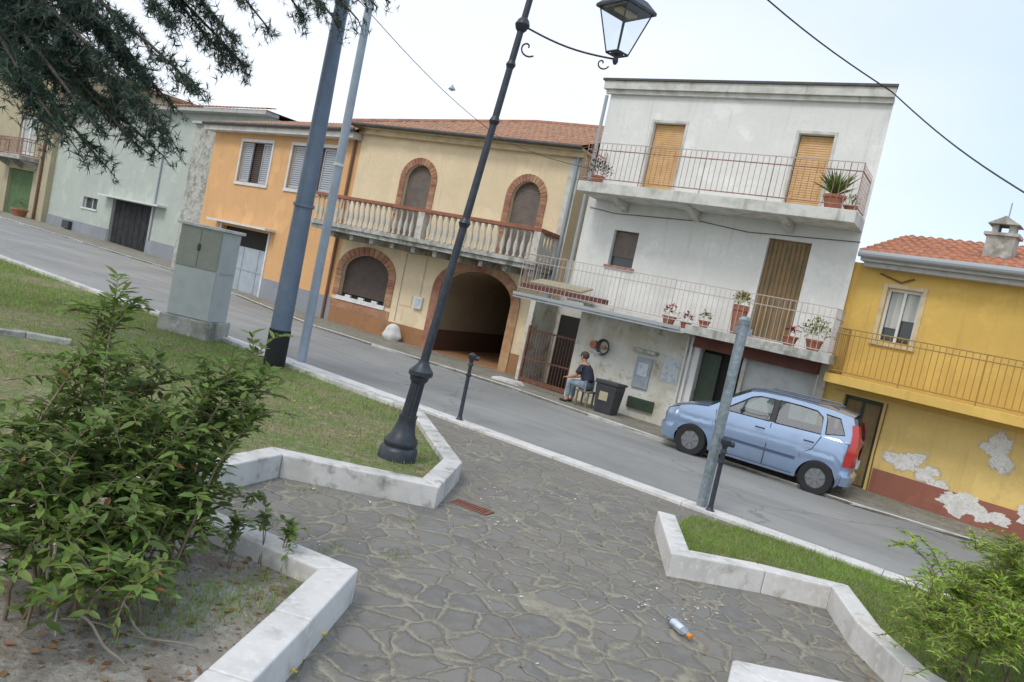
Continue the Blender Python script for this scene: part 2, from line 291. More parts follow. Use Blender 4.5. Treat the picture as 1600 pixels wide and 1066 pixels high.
class MB:
    def __init__(s, zoff=0.): s.v = []; s.f = []; s.z = zoff; s.g = []
    def add(s, vs, fs):
        n = len(s.v); s.g.append((n, len(s.f))); s.v += [(a[0], a[1], a[2]-s.z) for a in vs]; s.f += [tuple(i+n for i in f) for f in fs]; return s
    def box(s, x0, x1, y0, y1, z0, z1):
        return s.add([(x0,y0,z0),(x1,y0,z0),(x1,y1,z0),(x0,y1,z0),(x0,y0,z1),(x1,y0,z1),(x1,y1,z1),(x0,y1,z1)],
                     [(0,3,2,1),(4,5,6,7),(0,1,5,4),(1,2,6,5),(2,3,7,6),(3,0,4,7)])
    def prism(s, poly, y0, y1, plane='xz'):
        n = len(poly)
        if plane == 'xz': a = [(p[0], y0, p[1]) for p in poly]; b = [(p[0], y1, p[1]) for p in poly]
        elif plane == 'yz': a = [(y0, p[0], p[1]) for p in poly]; b = [(y1, p[0], p[1]) for p in poly]
        else: a = [(p[0], p[1], y0) for p in poly]; b = [(p[0], p[1], y1) for p in poly]
        return s.add(a+b, [tuple(range(n)), tuple(range(2*n-1, n-1, -1))] + [(i, i+n, (i+1) % n+n, (i+1) % n) for i in range(n)])
    def gprism(s, poly, h0, h1):
        """ground-following prism between heights h0..h1 over the sloping plane"""
        n = len(poly); a = [(x, y, gz(x, y)+h0) for x, y in poly]; b = [(x, y, gz(x, y)+h1) for x, y in poly]
        return s.add(a+b, [tuple(range(n-1, -1, -1)), tuple(range(n, 2*n))] + [(i, (i+1) % n, (i+1) % n+n, i+n) for i in range(n)])
    def tube(s, pts, r, n=8, cap=True):
        pts = [Vector(p) for p in pts]; m = len(pts); rs = r if isinstance(r, (list, tuple)) else [r]*m
        vs = []; up = None
        for i, p in enumerate(pts):
            t = (pts[min(i+1, m-1)] - pts[max(i-1, 0)]).normalized()
            if up is None: up = Vector((0, 0, 1)) if abs(t.z) < .9 else Vector((1, 0, 0))
            a = t.cross(up); a = a.normalized() if a.length > 1e-6 else t.orthogonal().normalized(); b = a.cross(t).normalized(); up = b
            for k in range(n):
                q = p + (a*cos(2*pi*k/n) + b*sin(2*pi*k/n))*rs[i]; vs.append(tuple(q))
        fs = [(i*n+k, i*n+(k+1) % n, (i+1)*n+(k+1) % n, (i+1)*n+k) for i in range(m-1) for k in range(n)]
        if cap: fs += [tuple(range(n-1, -1, -1)), tuple(range((m-1)*n, m*n))]
        return s.add(vs, fs)
    def lathe(s, prof, c=(0, 0, 0), n=16, shear=0., flute=0.):
        vs = []
        for r, z in prof:
            for k in range(n):
                rr = r*(1-flute*(k % 2)); vs.append((c[0]+rr*cos(2*pi*k/n)+shear*z, c[1]+rr*sin(2*pi*k/n), c[2]+z))
        m = len(prof)
        fs = [(i*n+k, i*n+(k+1) % n, (i+1)*n+(k+1) % n, (i+1)*n+k) for i in range(m-1) for k in range(n)]
        fs += [tuple(range(n-1, -1, -1)), tuple(range((m-1)*n, m*n))]
        return s.add(vs, fs)
    def mesh(s, name):
        me = bpy.data.meshes.new(name); me.from_pydata(s.v, [], s.f); me.update(); return me
    def build(s, name, mat, parent=None, **k):
        if name in SPLIT and len(s.g) > 1:
            o = None
            for i, (v0, f0) in enumerate(s.g):
                v1, f1 = s.g[i+1] if i+1 < len(s.g) else (len(s.v), len(s.f))
                q = MB(); q.v = s.v[v0:v1]; q.f = [tuple(j-v0 for j in f) for f in s.f[f0:f1]]
                o = link(q.mesh(name), name, mat, parent, **k)
            return o
        return link(s.mesh(name), name, mat, parent, **k)
def arch(u0, u1, z0, zs, zt, n=14):
    """outline: bottom-left, bottom-right, up, arc over, down"""
    c = (u0+u1)/2; a = (u1-u0)/2; b = zt-zs
    return [(u0, z0), (u1, z0)] + [(c+a*cos(pi*i/n), zs+b*sin(pi*i/n)) for i in range(n+1)]
def rect(u0, u1, z0, z1): return [(u0, z0), (u1, z0), (u1, z1), (u0, z1)]
def wall_front(mb, outer, holes, y=0., rev=.2):
    polys = [[Vector((p[0], p[1], 0)) for p in outer]] + [[Vector((p[0], p[1], 0)) for p in h[::-1]] for h in holes]
    flat = [p for pl in polys for p in pl]
    tris = tessellate_polygon(polys)
    mb.add([(p.x, y, p.y) for p in flat], [tuple(t) for t in tris])
    for h in holes:
        n = len(h); mb.add([(p[0], y, p[1]) for p in h]+[(p[0], y+rev, p[1]) for p in h], [(i, (i+1) % n, (i+1) % n+n, i+n) for i in range(n)])
def shell(mb, u0, u1, z0, z1, D, sk=0.):
    mb.add([(u0,0,z0),(u0,D,z0),(u0,D,z1),(u0,0,z1),(u1,0,z0),(u1-sk,D,z0),(u1-sk,D,z1),(u1,0,z1)],
           [(0,3,2,1),(4,5,6,7),(1,2,6,5),(3,7,6,2)])
def slats(mb, hw, z0, z1, y, pitch=.055, d=.018, uc=0.):
    """horizontal sawtooth slats; hw(z)->half width or (u0,u1)"""
    n = max(2, int(round((z1-z0)/pitch))); h = (z1-z0)/n
    for i in range(n):
        a = z0+i*h; b = a+h
        r0 = hw(a); r1 = hw(b-1e-4)
        if r1 is None or r0 is None: continue
        mb.add([(r0[0], y-d, a), (r0[1], y-d, a), (r1[1], y, b), (r1[0], y, b), (r0[0], y, a), (r0[1], y, a)], [(0, 1, 2, 3), (4, 5, 1, 0)])
def roof_tiles(mb, urange, z0, slope, D, y0=-.35, pitch=.21, row=.38, fx=None):
    """barrel tiles climbing from y0 over run D; urange(y)->(u0,u1)"""
    n = int(D/row)+1; k = 6
    for i in range(n):
        ya = y0+i*row; yb = min(ya+row*1.04, y0+D)
        r = urange(ya-y0)
        if not r or r[1]-r[0] < .1: continue
        m = int((r[1]-r[0])/pitch*k)
        us = [r[0]+j*(pitch/k) for j in range(m+1)]
        vs = []
        for yy, lift in ((ya, .028), (yb, .0)):
            for j, u in enumerate(us):
                ph = (u/pitch) % 1.0
                vs.append((u, yy, z0+(yy-y0)*slope+lift+.042*abs(sin(pi*ph))))
        vs2 = [(vs[j][0], vs[j][1], vs[j][2]-.045) for j in range(m+1)]
        q = m+1
        mb.add(vs+vs2, [(j, j+1, q+j+1, q+j) for j in range(m)]+[(2*q+j, 2*q+j+1, j+1, j) for j in range(m)])
def mesh_np(name, V, F):
    V = np.asarray(V, np.float32); F = np.asarray(F, np.int32); me = bpy.data.meshes.new(name)
    me.vertices.add(len(V)); me.vertices.foreach_set('co', V.ravel())
    me.loops.add(F.size); me.loops.foreach_set('vertex_index', F.ravel())
    me.polygons.add(len(F)); me.polygons.foreach_set('loop_start', np.arange(0, F.size, F.shape[1], dtype=np.int32))
    try: me.polygons.foreach_set('loop_total', np.full(len(F), F.shape[1], dtype=np.int32))
    except Exception: pass
    me.update(calc_edges=True); me.validate(); return me
rng = np.random.default_rng(7); random.seed(7)
LEAF_V = np.array([(0,0,0),(.25,.22,.03),(.25,-.22,.03),(.62,.20,.015),(.62,-.20,.015),(1,0,-.10),(.3,0,-.03),(.65,0,-.06)], float)
LEAF_F = np.array([(0,6,1),(0,2,6),(6,7,1),(1,7,3),(6,2,7),(2,4,7),(7,5,3),(7,4,5)])
LEAF4_V = np.array([(0,0,0),(.45,.22,.03),(.45,-.22,.03),(1,0,-.08),(.5,0,-.04)], float)
LEAF4_F = np.array([(0,4,1),(0,2,4),(4,3,1),(4,2,3)])
def frames(d, up=None, roll=None):
    d = np.asarray(d, float); d /= np.linalg.norm(d, axis=1, keepdims=True)+1e-9
    u = np.tile(np.array([0, 0, 1.]), (len(d), 1)) if up is None else up
    y = np.cross(u, d); y /= np.linalg.norm(y, axis=1, keepdims=True)+1e-9; z = np.cross(d, y)
    if roll is not None:
        c_, s_ = np.cos(roll)[:, None], np.sin(roll)[:, None]; y, z = y*c_+z*s_, z*c_-y*s_
    return np.stack([d, y, z], 2)
def instance(name, T, F, pos, dirs, size, roll=None, widths=None):
    pos = np.asarray(pos, float); Fr = frames(dirs, roll=roll); size = np.asarray(size, float)
    TT = T[None]*size[:, None, None]
    if widths is not None: TT = TT*np.stack([np.ones(len(pos)), widths, np.ones(len(pos))], 1)[:, None, :]
    V = np.einsum('nij,nkj->nki', Fr, TT) + pos[:, None, :]
    n = len(pos); FF = (F[None] + (np.arange(n)*len(T))[:, None, None]).reshape(-1, F.shape[1])
    return mesh_np(name, V.reshape(-1, 3), FF)
def offset_poly(pts, d):
    """offset an open polyline sideways by d (left positive) with mitres"""
    n = len(pts); out = []
    for i, p in enumerate(pts):
        p = Vector(p)
        t0 = (p-Vector(pts[i-1])).normalized() if i else None
        t1 = (Vector(pts[i+1])-p).normalized() if i < n-1 else None
        if t0 is None: t0 = t1
        if t1 is None: t1 = t0
        n0 = Vector((-t0.y, t0.x)); n1 = Vector((-t1.y, t1.x)); m = (n0+n1).normalized(); k = d/max(.35, m.dot(n0))
        out.append((p.x+m.x*k, p.y+m.y*k))
    return out
def kerb(name, label, pts, width, h, mat, block=1.15, base=-.12, bevel=.012, cat='kerb', part='kerb_stone', group=None):
    """run of kerb stones; pts = outer edge; width>0 puts the stone on the left"""
    t = thing(name, label, cat, (pts[0][0], pts[0][1], gz(*pts[0])), 0, group)
    inn = offset_poly(pts, width); L0 = Vector((pts[0][0], pts[0][1], gz(*pts[0])))
    for i in range(len(pts)-1):
        a, b = Vector(pts[i]), Vector(pts[i+1]); c_, d_ = Vector(inn[i]), Vector(inn[i+1])
        n = max(1, round((b-a).length/block)); g = .0025/(b-a).length
        for k in range(n):
            s0, s1 = k/n+g, (k+1)/n-g
            q = [a.lerp(b, s0), a.lerp(b, s1), c_.lerp(d_, s1), c_.lerp(d_, s0)]
            dz = random.uniform(-.004, .004)
            m = MB().gprism([(p.x, p.y) for p in q], base, h+dz); m.v = [(x-L0.x, y-L0.y, z-L0.z) for x, y, z in m.v]
            m.build(part, mat, t, bevel=bevel)
    return t
exec_order = []

# ================================================================== SETTING
def sheet(name, poly, h, mat, kind='structure', n=1):
    me = bpy.data.meshes.new(name)
    tris = tessellate_polygon([[Vector((p[0], p[1], 0)) for p in poly]])
    me.from_pydata([(p[0], p[1], gz(*p)+h) for p in poly], [], [tuple(t) for t in tris]); me.update()
    if me.polygons and me.polygons[0].normal.z < 0: me.flip_normals()
    o = link(me, name, mat); tag(o, kind=kind); return o
sheet('ground', [(-400, -100), (400, -100), (400, 500), (-400, 500)], -.03, M['ground'])
KN = [(-27.5, 28.2), (-13.653,19.382), (-3.602,13.301), (-0.577,11.465), (2.677,9.489), (4.694,8.291), (9.7, 5.1), (16, 1.2)]
FE = [(-34, 43), (-13.632,29.889), (-5.617,20.846), (0.240,17.404), (3.635,14.460), (6.232,12.475), (8.540,11.420), (18, 4.5)]
sheet('road', [KN[0], KN[1], KN[2], KN[3], KN[4], KN[5], KN[6], KN[7]] + FE[::-1], 0.0, M['asphalt'])
sheet('paving', [KN[2], KN[3], KN[4], KN[5], KN[6], (9, -3), (-6, -3), (-6, 8)], -.008, M['paving'])
o = MB().gprism(FE + [(20, 9), (9, 18), (-6, 30), (-30, 52)], -.1, .05)
tag(o.build('pavement', M['sidewalk']), kind='structure')
# far kerb: narrow pale stones
kerb('pavement_kerb', 'thin pale kerb line along the house side of the road', FE, .07, .062, M['concl'], block=2.0, base=-.1, bevel=.006)
kerb('road_kerb', 'flat whitish kerb strip between the flagstones and the road', KN[1:7], -.30, .035, M['stone'], block=1.6, base=-.1, bevel=.008)

# planters
PL_out = [(-2.25, 4.75), (-1.759,6.373), (-0.365,6.556), (-0.246,7.765), (-1.061,10.464), (-1.367,10.610), (-3.637,12.056), (-5.058,13.120), (-8.165,15.095), (-12.468,17.693)]
kerb('planter_kerb', 'grey stained stone kerb round the lawn with the lamp post', PL_out, .2, .2, M['stonedirty'])
PN_out = [(-2.35, 4.93), (-0.611,4.304), (-0.681,3.534), (-0.749,2.904), (-0.815,2.260)]
kerb('planter_kerb', 'clean white stone kerb in the left foreground round bare soil', PN_out, -.2, .2, M['stone'])
PR_out = [(2.799,8.727), (1.893,7.749), (1.725,6.257), (2.622,6.420), (3.224,6.423), (3.068,5.627), (3.068,4.908), (3.7, 3.6)]
kerb('planter_kerb', 'white stone kerb with bright grass on the right below the car', PR_out[1:], .19, .2, M['stone'])
P2 = [(2.75, 2.6), (1.566,3.984), (1.694,4.317), (2.441,4.393), (3.2, 3.6)]
kerb('planter_kerb', 'short white stone kerb corner at the bottom edge of the photo', P2[1:], -.2, .2, M['stone'])
inL = offset_poly(PL_out, .1); inN = offset_poly(PN_out, -.1); inR = offset_poly(PR_out, .1)
lawn_poly = inL + [(-14, 19), (-22, 21), (-14, 4.9), (-3.2, 4.9)]
sheet('lawn', lawn_poly, .13, M['lawnsoil'])
soil_poly = [(-3.2, 4.97)] + inN + [(-1.2, 1.2), (-14, 1), (-14, 4.97)]
sheet('soil', soil_poly, .085, M['soil'])
kr = [(2.497,8.559), (3.256,8.508), (3.855,8.241), (4.446,7.800), (4.983,7.653), (9.2, 4.7)]
sheet('verge', inR[1:] + [(9.2, 3.6)] + kr[::-1], .045, M['lawnsoil'])

# ================================================================== HOUSES
class House:
    def __init__(s, name, label, x, y, ang, cat='house'):
        s.z = gz(x, y); s.o = thing(name, label, cat, (x, y, s.z), R(ang))
        s.x, s.y, s.a = x, y, R(ang)
    def mb(s): return MB(s.z)
    def part(s, mb, name, mat, parent=None, **k): return mb.build(name, mat, parent or s.o, **k)
    def world(s, u, v, z): return (s.x+cos(s.a)*u-sin(s.a)*v, s.y+sin(s.a)*u+cos(s.a)*v, z)
def ring(mb, inner, outer, y0, y1, gap=.0, seg=1):
    """voussoir blocks between two outlines having the same number of points"""
    n = len(inner)
    for i in range(n-1):
        for k in range(seg):
            a, b = k/seg+gap, (k+1)/seg-gap
            L = lambda p, q, t: (p[0]+(q[0]-p[0])*t, p[1]+(q[1]-p[1])*t)
            q = [L(inner[i], inner[i+1], a), L(inner[i], inner[i+1], b), L(outer[i], outer[i+1], b), L(outer[i], outer[i+1], a)]
            mb.prism(q, y0, y1)
def railing(mb, pts, z0, h, bar=.11, r=.008, rails=(0.08, .86, 1.0), rr=.014):
    """pts: (u,y) polyline"""
    for k in rails:
        for a, b in zip(pts[:-1], pts[1:]): mb.tube([(a[0], a[1], z0+h*k), (b[0], b[1], z0+h*k)], rr, 6)
    for a, b in zip(pts[:-1], pts[1:]):
        L = sqrt((a[0]-b[0])**2+(a[1]-b[1])**2); n = int(L/bar)
        for i in range(n+1):
            t = i/n; u = a[0]+(b[0]-a[0])*t; v = a[1]+(b[1]-a[1])*t
            big = i % 12 == 0
            mb.tube([(u, v, z0-.02 if big else z0+h*.08), (u, v, z0+h*(1 if big else .98))], r*1.8 if big else r, 5, cap=False)

# ---------------- cream house with arches
A = House('arched_house', 'cream house with carriage archway, balustraded balcony and clay tiled hip roof', 0.3-7*cos(R(28)), 20.6+7*sin(R(28)), -28)
E_ = 5.86
def a_win(h, u0, u1, z0, zs, zt, th, name, mat, brick, sill=True, z_sh=None, pitch=.055):
    """arched shuttered window part with brick surround"""
    m = h.mb(); c = (u0+u1)/2; a = (u1-u0)/2
    def hw(z):
        if z <= zs: return (u0, u1)
        if z >= zt: return None
        k = a*sqrt(max(0, 1-((z-zs)/(zt-zs))**2)); return (c-k, c+k)
    slats(m, hw, z_sh if z_sh else z0, zt-.01, .14, pitch)
    f = h.part(m, name, mat)
    m = h.mb(); m.prism(arch(u0-.02, u1+.02, z0-.02, zs, zt+.02), .16, .19); h.part(m, 'backing', M['dark'], f)
    n = 16
    inn = arch(u0, u1, z0, zs, zt, n)[1:]+[(u0, z0)]; outn = arch(u0-th, u1+th, z0, zs, zt+th, n)[1:]+[(u0-th, z0)]
    m = h.mb(); ring(m, inn[1:-1], outn[1:-1], -.035, .02, .06, 1)
    for s_ in (0, 1):
        nb = max(1, int((zs-z0)/.075)); hh = (zs-z0)/nb; x0, x1 = ((u0-th, u0) if s_ == 0 else (u1, u1+th))
        for i in range(nb): m.box(x0+.002, x1-.002, -.035+.003*(i % 2), .02, z0+i*hh+.004, z0+(i+1)*hh-.004)
    h.part(m, 'brick_surround', brick, f)
    return f
holesA = [arch(1.86, 2.84, 2.75, 4.55, 5.02), arch(5.70, 6.62, 2.75, 4.45, 4.95), arch(.10, 1.98, .55, 1.40, 1.98), arch(3.95, 6.40, -.62, 1.45, 2.2, 18)]
m = A.mb()
outer = [(-.15, -.75), (3.95, -.75), (3.95, -.62)]
wall_outer = rect(-.15, 7.62, -.75, E_)
holesA[3] = [(3.95, -.70), (6.40, -.70)] + arch(3.95, 6.40, -.62, 1.45, 2.2, 18)[2:]
wall_front(m, wall_outer, holesA, 0, .2); shell(m, -.15, 7.62, -.75, E_, 8)
A.part(m, 'wall', M['cream'])
w1 = a_win(A, 1.86, 2.84, 2.75, 4.55, 5.02, .2, 'arched_shutter', M['shuttaupe'], M['brick'])
w2 = a_win(A, 5.70, 6.62, 2.75, 4.45, 4.95, .2, 'arched_shutter', M['shuttaupe'], M['brick'])
w3 = a_win(A, .10, 1.98, .55, 1.40, 1.98, .26, 'arched_window', M['shutbrown'], M['brick'], z_sh=.66)
m = A.mb(); m.box(.04, 2.04, -.06, .18, .42, .55); A.part(m, 'sill', M['marble'], w3)
m = A.mb(); m.box(-.17, 2.25, -.03, .02, .16, .415); A.part(m, 'brick_apron', M['brick'], w3)
m = A.mb()
for u in (.35, .9, 1.45): m.box(u, u+.22, .02, .10, .55, .62)
A.part(m, 'sill_box', M['plasticw'], w3)
# carriage arch surround + passage
n = 18
inn = arch(3.95, 6.40, -.7, 1.45, 2.2, n)[1:]+[(3.95, -.7)]; ou = arch(3.67, 6.68, -.7, 1.45, 2.46, n)[1:]+[(3.67, -.7)]
m = A.mb(); ring(m, inn[1:-1], ou[1:-1], -.05, .02, .004)
m.box(3.67, 3.948, -.05, .02, -.7, 1.447); m.box(6.402, 6.68, -.05, .02, -.7, 1.447)
A.part(m, 'arch_surround', M['brick'])
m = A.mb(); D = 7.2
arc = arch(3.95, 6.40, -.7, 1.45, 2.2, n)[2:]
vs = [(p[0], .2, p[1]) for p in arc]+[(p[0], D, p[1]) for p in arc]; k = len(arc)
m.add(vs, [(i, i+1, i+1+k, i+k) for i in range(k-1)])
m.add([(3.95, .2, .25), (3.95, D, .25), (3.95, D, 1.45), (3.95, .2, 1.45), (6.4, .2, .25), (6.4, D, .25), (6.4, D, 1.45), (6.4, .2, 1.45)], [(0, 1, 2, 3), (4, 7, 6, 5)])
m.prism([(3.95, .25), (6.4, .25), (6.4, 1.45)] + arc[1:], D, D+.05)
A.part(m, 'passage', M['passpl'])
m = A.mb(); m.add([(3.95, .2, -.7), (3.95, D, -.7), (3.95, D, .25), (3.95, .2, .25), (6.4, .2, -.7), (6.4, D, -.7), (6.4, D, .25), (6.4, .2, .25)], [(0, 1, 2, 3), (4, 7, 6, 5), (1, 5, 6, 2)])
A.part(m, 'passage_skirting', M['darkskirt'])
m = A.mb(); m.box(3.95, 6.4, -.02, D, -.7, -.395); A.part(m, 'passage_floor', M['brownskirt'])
# skirting
m = A.mb(); m.box(-.15, 3.66, -.025, .01, -.75, .135); m.box(6.69, 7.3, -.025, .01, -.75, .135); A.part(m, 'skirting', M['brownskirt'])
# balcony
m = A.mb(); m.box(-.55, 7.5, -1.22, -.003, 2.62, 2.74); m.box(-.5, 7.45, -1.15, -.003, 2.50, 2.617)
for u in [.2+i*.78 for i in range(10)]: m.box(u, u+.14, -1.0, -.004, 2.33, 2.497)
bal = A.part(m, 'balcony_slab', M['conc'], bevel=.01)
bm_ = MB().lathe([(.05, 0), (.05, .05), (.028, .09), (.062, .24), (.06, .34), (.03, .50), (.026, .62), (.045, .70), (.045, .76)], n=10).mesh('baluster')
bm_.materials.append(M['baluster'])
for p in bm_.polygons: p.use_smooth = True
spots = [(-.42+i*.205, -1.1) for i in range(38) if abs(-.42+i*.205-3.6) > .15] + [(7.36, -1.0+.2*j) for j in range(5)]
for u, v in spots:
    b = bpy.data.objects.new('baluster', bm_); C.objects.link(b); b.parent = A.o; b.location = (u, v, 2.74-A.z)
m = A.mb(); m.box(3.5, 3.72, -1.2, -1.0, 2.741, 3.5); m.box(7.27, 7.47, -1.2, -1.0, 2.741, 3.5); A.part(m, 'balcony_pillar', M['baluster'])
m = A.mb(); m.box(-.55, 7.5, -1.21, -.99, 3.50, 3.60); m.box(7.26, 7.48, -.989, -.004, 3.50, 3.60); A.part(m, 'handrail', M['handrail'], bevel=.01)
# eaves, gutter, roof
m = A.mb(); m.box(-.2, 7.7, -.18, -.003, E_-.13, E_+.02); m.box(-.35, 7.72, -.34, 1.0, E_+.023, E_+.09); A.part(m, 'eaves_cornice', M['soffitc'])
m = A.mb(); m.tube([(-.4, -.40, E_+.09), (7.7, -.40, E_+.09)], .06, 10); A.part(m, 'gutter', M['gutter'])
m = A.mb(); sl = .37; D = 4.3
roof_tiles(m, lambda s: (-.5+s*.98, 7.75), E_+.09, sl, D, y0=-.42)
m.add([(-.5, -.40, E_+.07), (7.75, -.40, E_+.07), (7.75, D-.42, E_+.07+D*sl), (-.5+D*.98, D-.42, E_+.07+D*sl), (-.5, 2*D-.4, E_+.07)], [(0, 1, 2, 3), (0, 3, 4)])
m.add([(7.75, 2*D-.4, E_+.07), (7.75, D-.42, E_+.07+D*sl), (-.5+D*.98, D-.42, E_+.07+D*sl), (-.5, 2*D-.4, E_+.07)], [(0, 1, 2, 3)])
A.part(m, 'roof', M['tile'])
m2 = A.mb(); m2.prism([(1.02, E_+.003), (7.9, E_+.003), (D-.42, E_+D*sl-.02)], 7.52, 7.61, 'yz'); A.part(m2, 'gable', M['cream'])
m = A.mb(); m.tube([(-.52, -.42, E_+.14), (-.5+D*.98, D-.42, E_+.12+D*sl)], .085, 8); m.tube([(-.5+D*.98, D-.42, E_+.12+D*sl), (7.75, D-.42, E_+.12+D*sl)], .09, 8); A.part(m, 'ridge_cap', M['ridge'])
m = A.mb(); m.tube([(7.52, -.07, -.4), (7.52, -.07, E_)], .05, 8); m.tube([(7.52, -.07, E_), (7.52, -.38, E_+.1)], .05, 8); A.part(m, 'downpipe', M['greypipe'])
m = A.mb(); m.box(7.30, 7.62, -.02, .01, -.75, E_-.14); A.part(m, 'corner_pilaster', M['concl'])
m = A.mb(); m.box(3.12, 3.42, -.09, -.004, .72, 1.08); bx = A.part(m, 'meter_box', M['plasticw'], bevel=.008)
m = A.mb(); m.box(3.16, 3.38, -.096, -.0905, .76, 1.04); A.part(m, 'lid', M['paper'], bx)
m = A.mb(); m.box(2.55, 3.0, -.018, -.004, .72, 1.06); A.part(m, 'wall_plate', M['cream'])
m = A.mb(); m.tube([(2.5, -.02, .2), (2.5, -.02, 2.3), (3.3, -.02, 2.35)], .009, 6); m.tube([(3.27, -.03, 1.08), (3.27, -.03, 2.3)], .008, 6); A.part(m, 'wall_cable', M['greypipe'])

# white sack at the wall, pale slab ramp
def pebble(name, label, cat, c, r, mat, seed=1, squash=.6):
    bm = bmesh.new(); bmesh.ops.create_icosphere(bm, subdivisions=3, radius=1)
    rr = random.Random(seed); ph = [rr.uniform(0, 6) for _ in range(6)]
    for v in bm.verts:
        k = 1+.12*sin(4*v.co.x+ph[0])+.1*sin(5*v.co.y+ph[1])+.08*sin(7*v.co.z+ph[2])
        v.co = Vector((v.co.x*r[0]*k, v.co.y*r[1]*k, max(-.55, v.co.z)*r[2]*k+r[2]*.5))
    me = bpy.data.meshes.new(name); bm.to_mesh(me); bm.free()
    return tag(link(me, name, mat, loc=c, smooth=True), label, cat)
wx = A.world(2.75, -.30, 0); pebble('cloth_sack', 'white sack slumped at the foot of the cream wall beside the arched window', 'sack', (wx[0], wx[1], gz(wx[0], wx[1])+.05), (.30, .17, .30), M['bag'], 3)
wx = A.world(2.72, -.28, 0)
rp_ = thing('loading_ramp', 'low pale stone ramp slab at the road edge right of the archway', 'ramp', (*(0.098,18.390), gz(*(0.098,18.390))), R(-28))
m = MB(); m.prism([(-.42, .02), (.42, .02), (.30, .12), (-.34, .12)], -.2, .22); m.build('slab', M['stone'], rp_, bevel=.01)
m = MB(); m.box(-.2, .2, -.06, -.03, .121, .128); m.build('grip_strip', M['concl'], rp_)

# ---------------- orange house
O_ = House('orange_house', 'orange house with white framed louvred windows and pale blue door', A.x, A.y, -38)
Eo = 5.52
m = O_.mb()
ow = [(-7.12, -5.12), (-3.85, -1.0)]
wall_front(m, rect(-9.25, -.16, -.8, Eo), [rect(a, b, 3.72, 5.22) for a, b in ow] + [rect(-7.55, -4.35, -.7, 2.0)], 0, .22); shell(m, -9.25, -.16, -.8, Eo, 7)
O_.part(m, 'wall', M['orange'])
for (a, b) in ow:
    m = O_.mb(); m.box(a-.12, b+.12, -.05, -.003, 3.60, 3.715); m.box(a-.1, b+.1, -.03, -.003, 5.225, 5.33); m.box(a-.1, a-.003, -.03, -.003, 3.72, 5.22); m.box(b+.003, b+.1, -.03, -.003, 3.72, 5.22)
    fr = O_.part(m, 'window_frame', M['framew'])
    c = (a+b)/2
    m = O_.mb(); m.box(a, b, .19, .21, 3.72, 5.22); slats(m, lambda z: (c-.33, c+.33), 3.76, 5.2, .17, .075, .035); O_.part(m, 'louvre', M['shutbrown'], fr)
    for (p, q) in ((a+.02, c-.35), (c+.35, b-.02)):
        m = O_.mb(); slats(m, lambda z: (p+.05, q-.05), 3.80, 5.15, .10, .075, .03)
        m.box(p, p+.05, .06, .12, 3.74, 5.2); m.box(q-.05, q, .06, .12, 3.74, 5.2); m.box(p+.05, q-.05, .06, .12, 3.74, 3.80); m.box(p+.05, q-.05, .06, .12, 5.14, 5.2)
        O_.part(m, 'shutter', M['shutgrey'], fr)
m = O_.mb(); m.box(-8.0, -3.95, -.45, -.003, 2.09, 2.17); O_.part(m, 'door_canopy', M['framew'])
m = O_.mb(); m.box(-7.55, -4.35, .2, .23, -.7, 2.0); O_.part(m, 'door_recess', M['dark'])
m = O_.mb(); m.box(-7.5, -4.4, .12, .17, -.38, 1.35); dd = O_.part(m, 'door', M['bluedoor'])
m = O_.mb()
for u in (-6.98, -5.95, -4.92): m.box(u-.02, u+.02, .10, .118, -.34, 1.33)
m.box(-7.48, -4.42, .10, .118, .50, .56); O_.part(m, 'door_rib', M['shutgrey'], dd)
m = O_.mb(); m.box(-9.25, -7.66, -.03, -.003, -.8, .42); m.box(-4.25, -.16, -.03, -.003, -.8, .42); O_.part(m, 'skirting', M['greyskirt'])
m = O_.mb(); m.box(-7.65, -7.553, -.03, -.003, -.7, 2.08); m.box(-4.347, -4.25, -.03, -.003, -.7, 2.08); O_.part(m, 'door_frame', M['framew'])
m = O_.mb(); m.box(-9.5, -.2, -.38, .4, Eo+.002, Eo+.2); O_.part(m, 'eaves_board', M['soffit'])
m = O_.mb(); m.tube([(-9.5, -.45, Eo+.24), (-.1, -.45, Eo+.24)], .065, 10); O_.part(m, 'gutter', M['gutter'])
m = O_.mb(); roof_tiles(m, lambda s: (-9.6, .1), Eo+.24, .30, 4.2, y0=-.45)
m.add([(-9.6, -.4, Eo+.2), (.1, -.4, Eo+.2), (.1, 3.7, Eo+1.42), (-9.6, 3.7, Eo+1.42), (-9.6, 7.5, Eo+.2), (.1, 7.5, Eo+.2)], [(0, 1, 2, 3), (3, 2, 5, 4)])
O_.part(m, 'roof', M['tile'])
for u in (-9.24, -.26):
    m = O_.mb(); m.prism([(.02, Eo+.003), (6.98, Eo+.003), (3.6, Eo+1.3)], u, u+.09, 'yz'); O_.part(m, 'gable', M['orange'])
m = O_.mb(); m.tube([(-.42, -.07, -.4), (-.42, -.07, Eo)], .05, 8); O_.part(m, 'downpipe', M['brownpipe'])

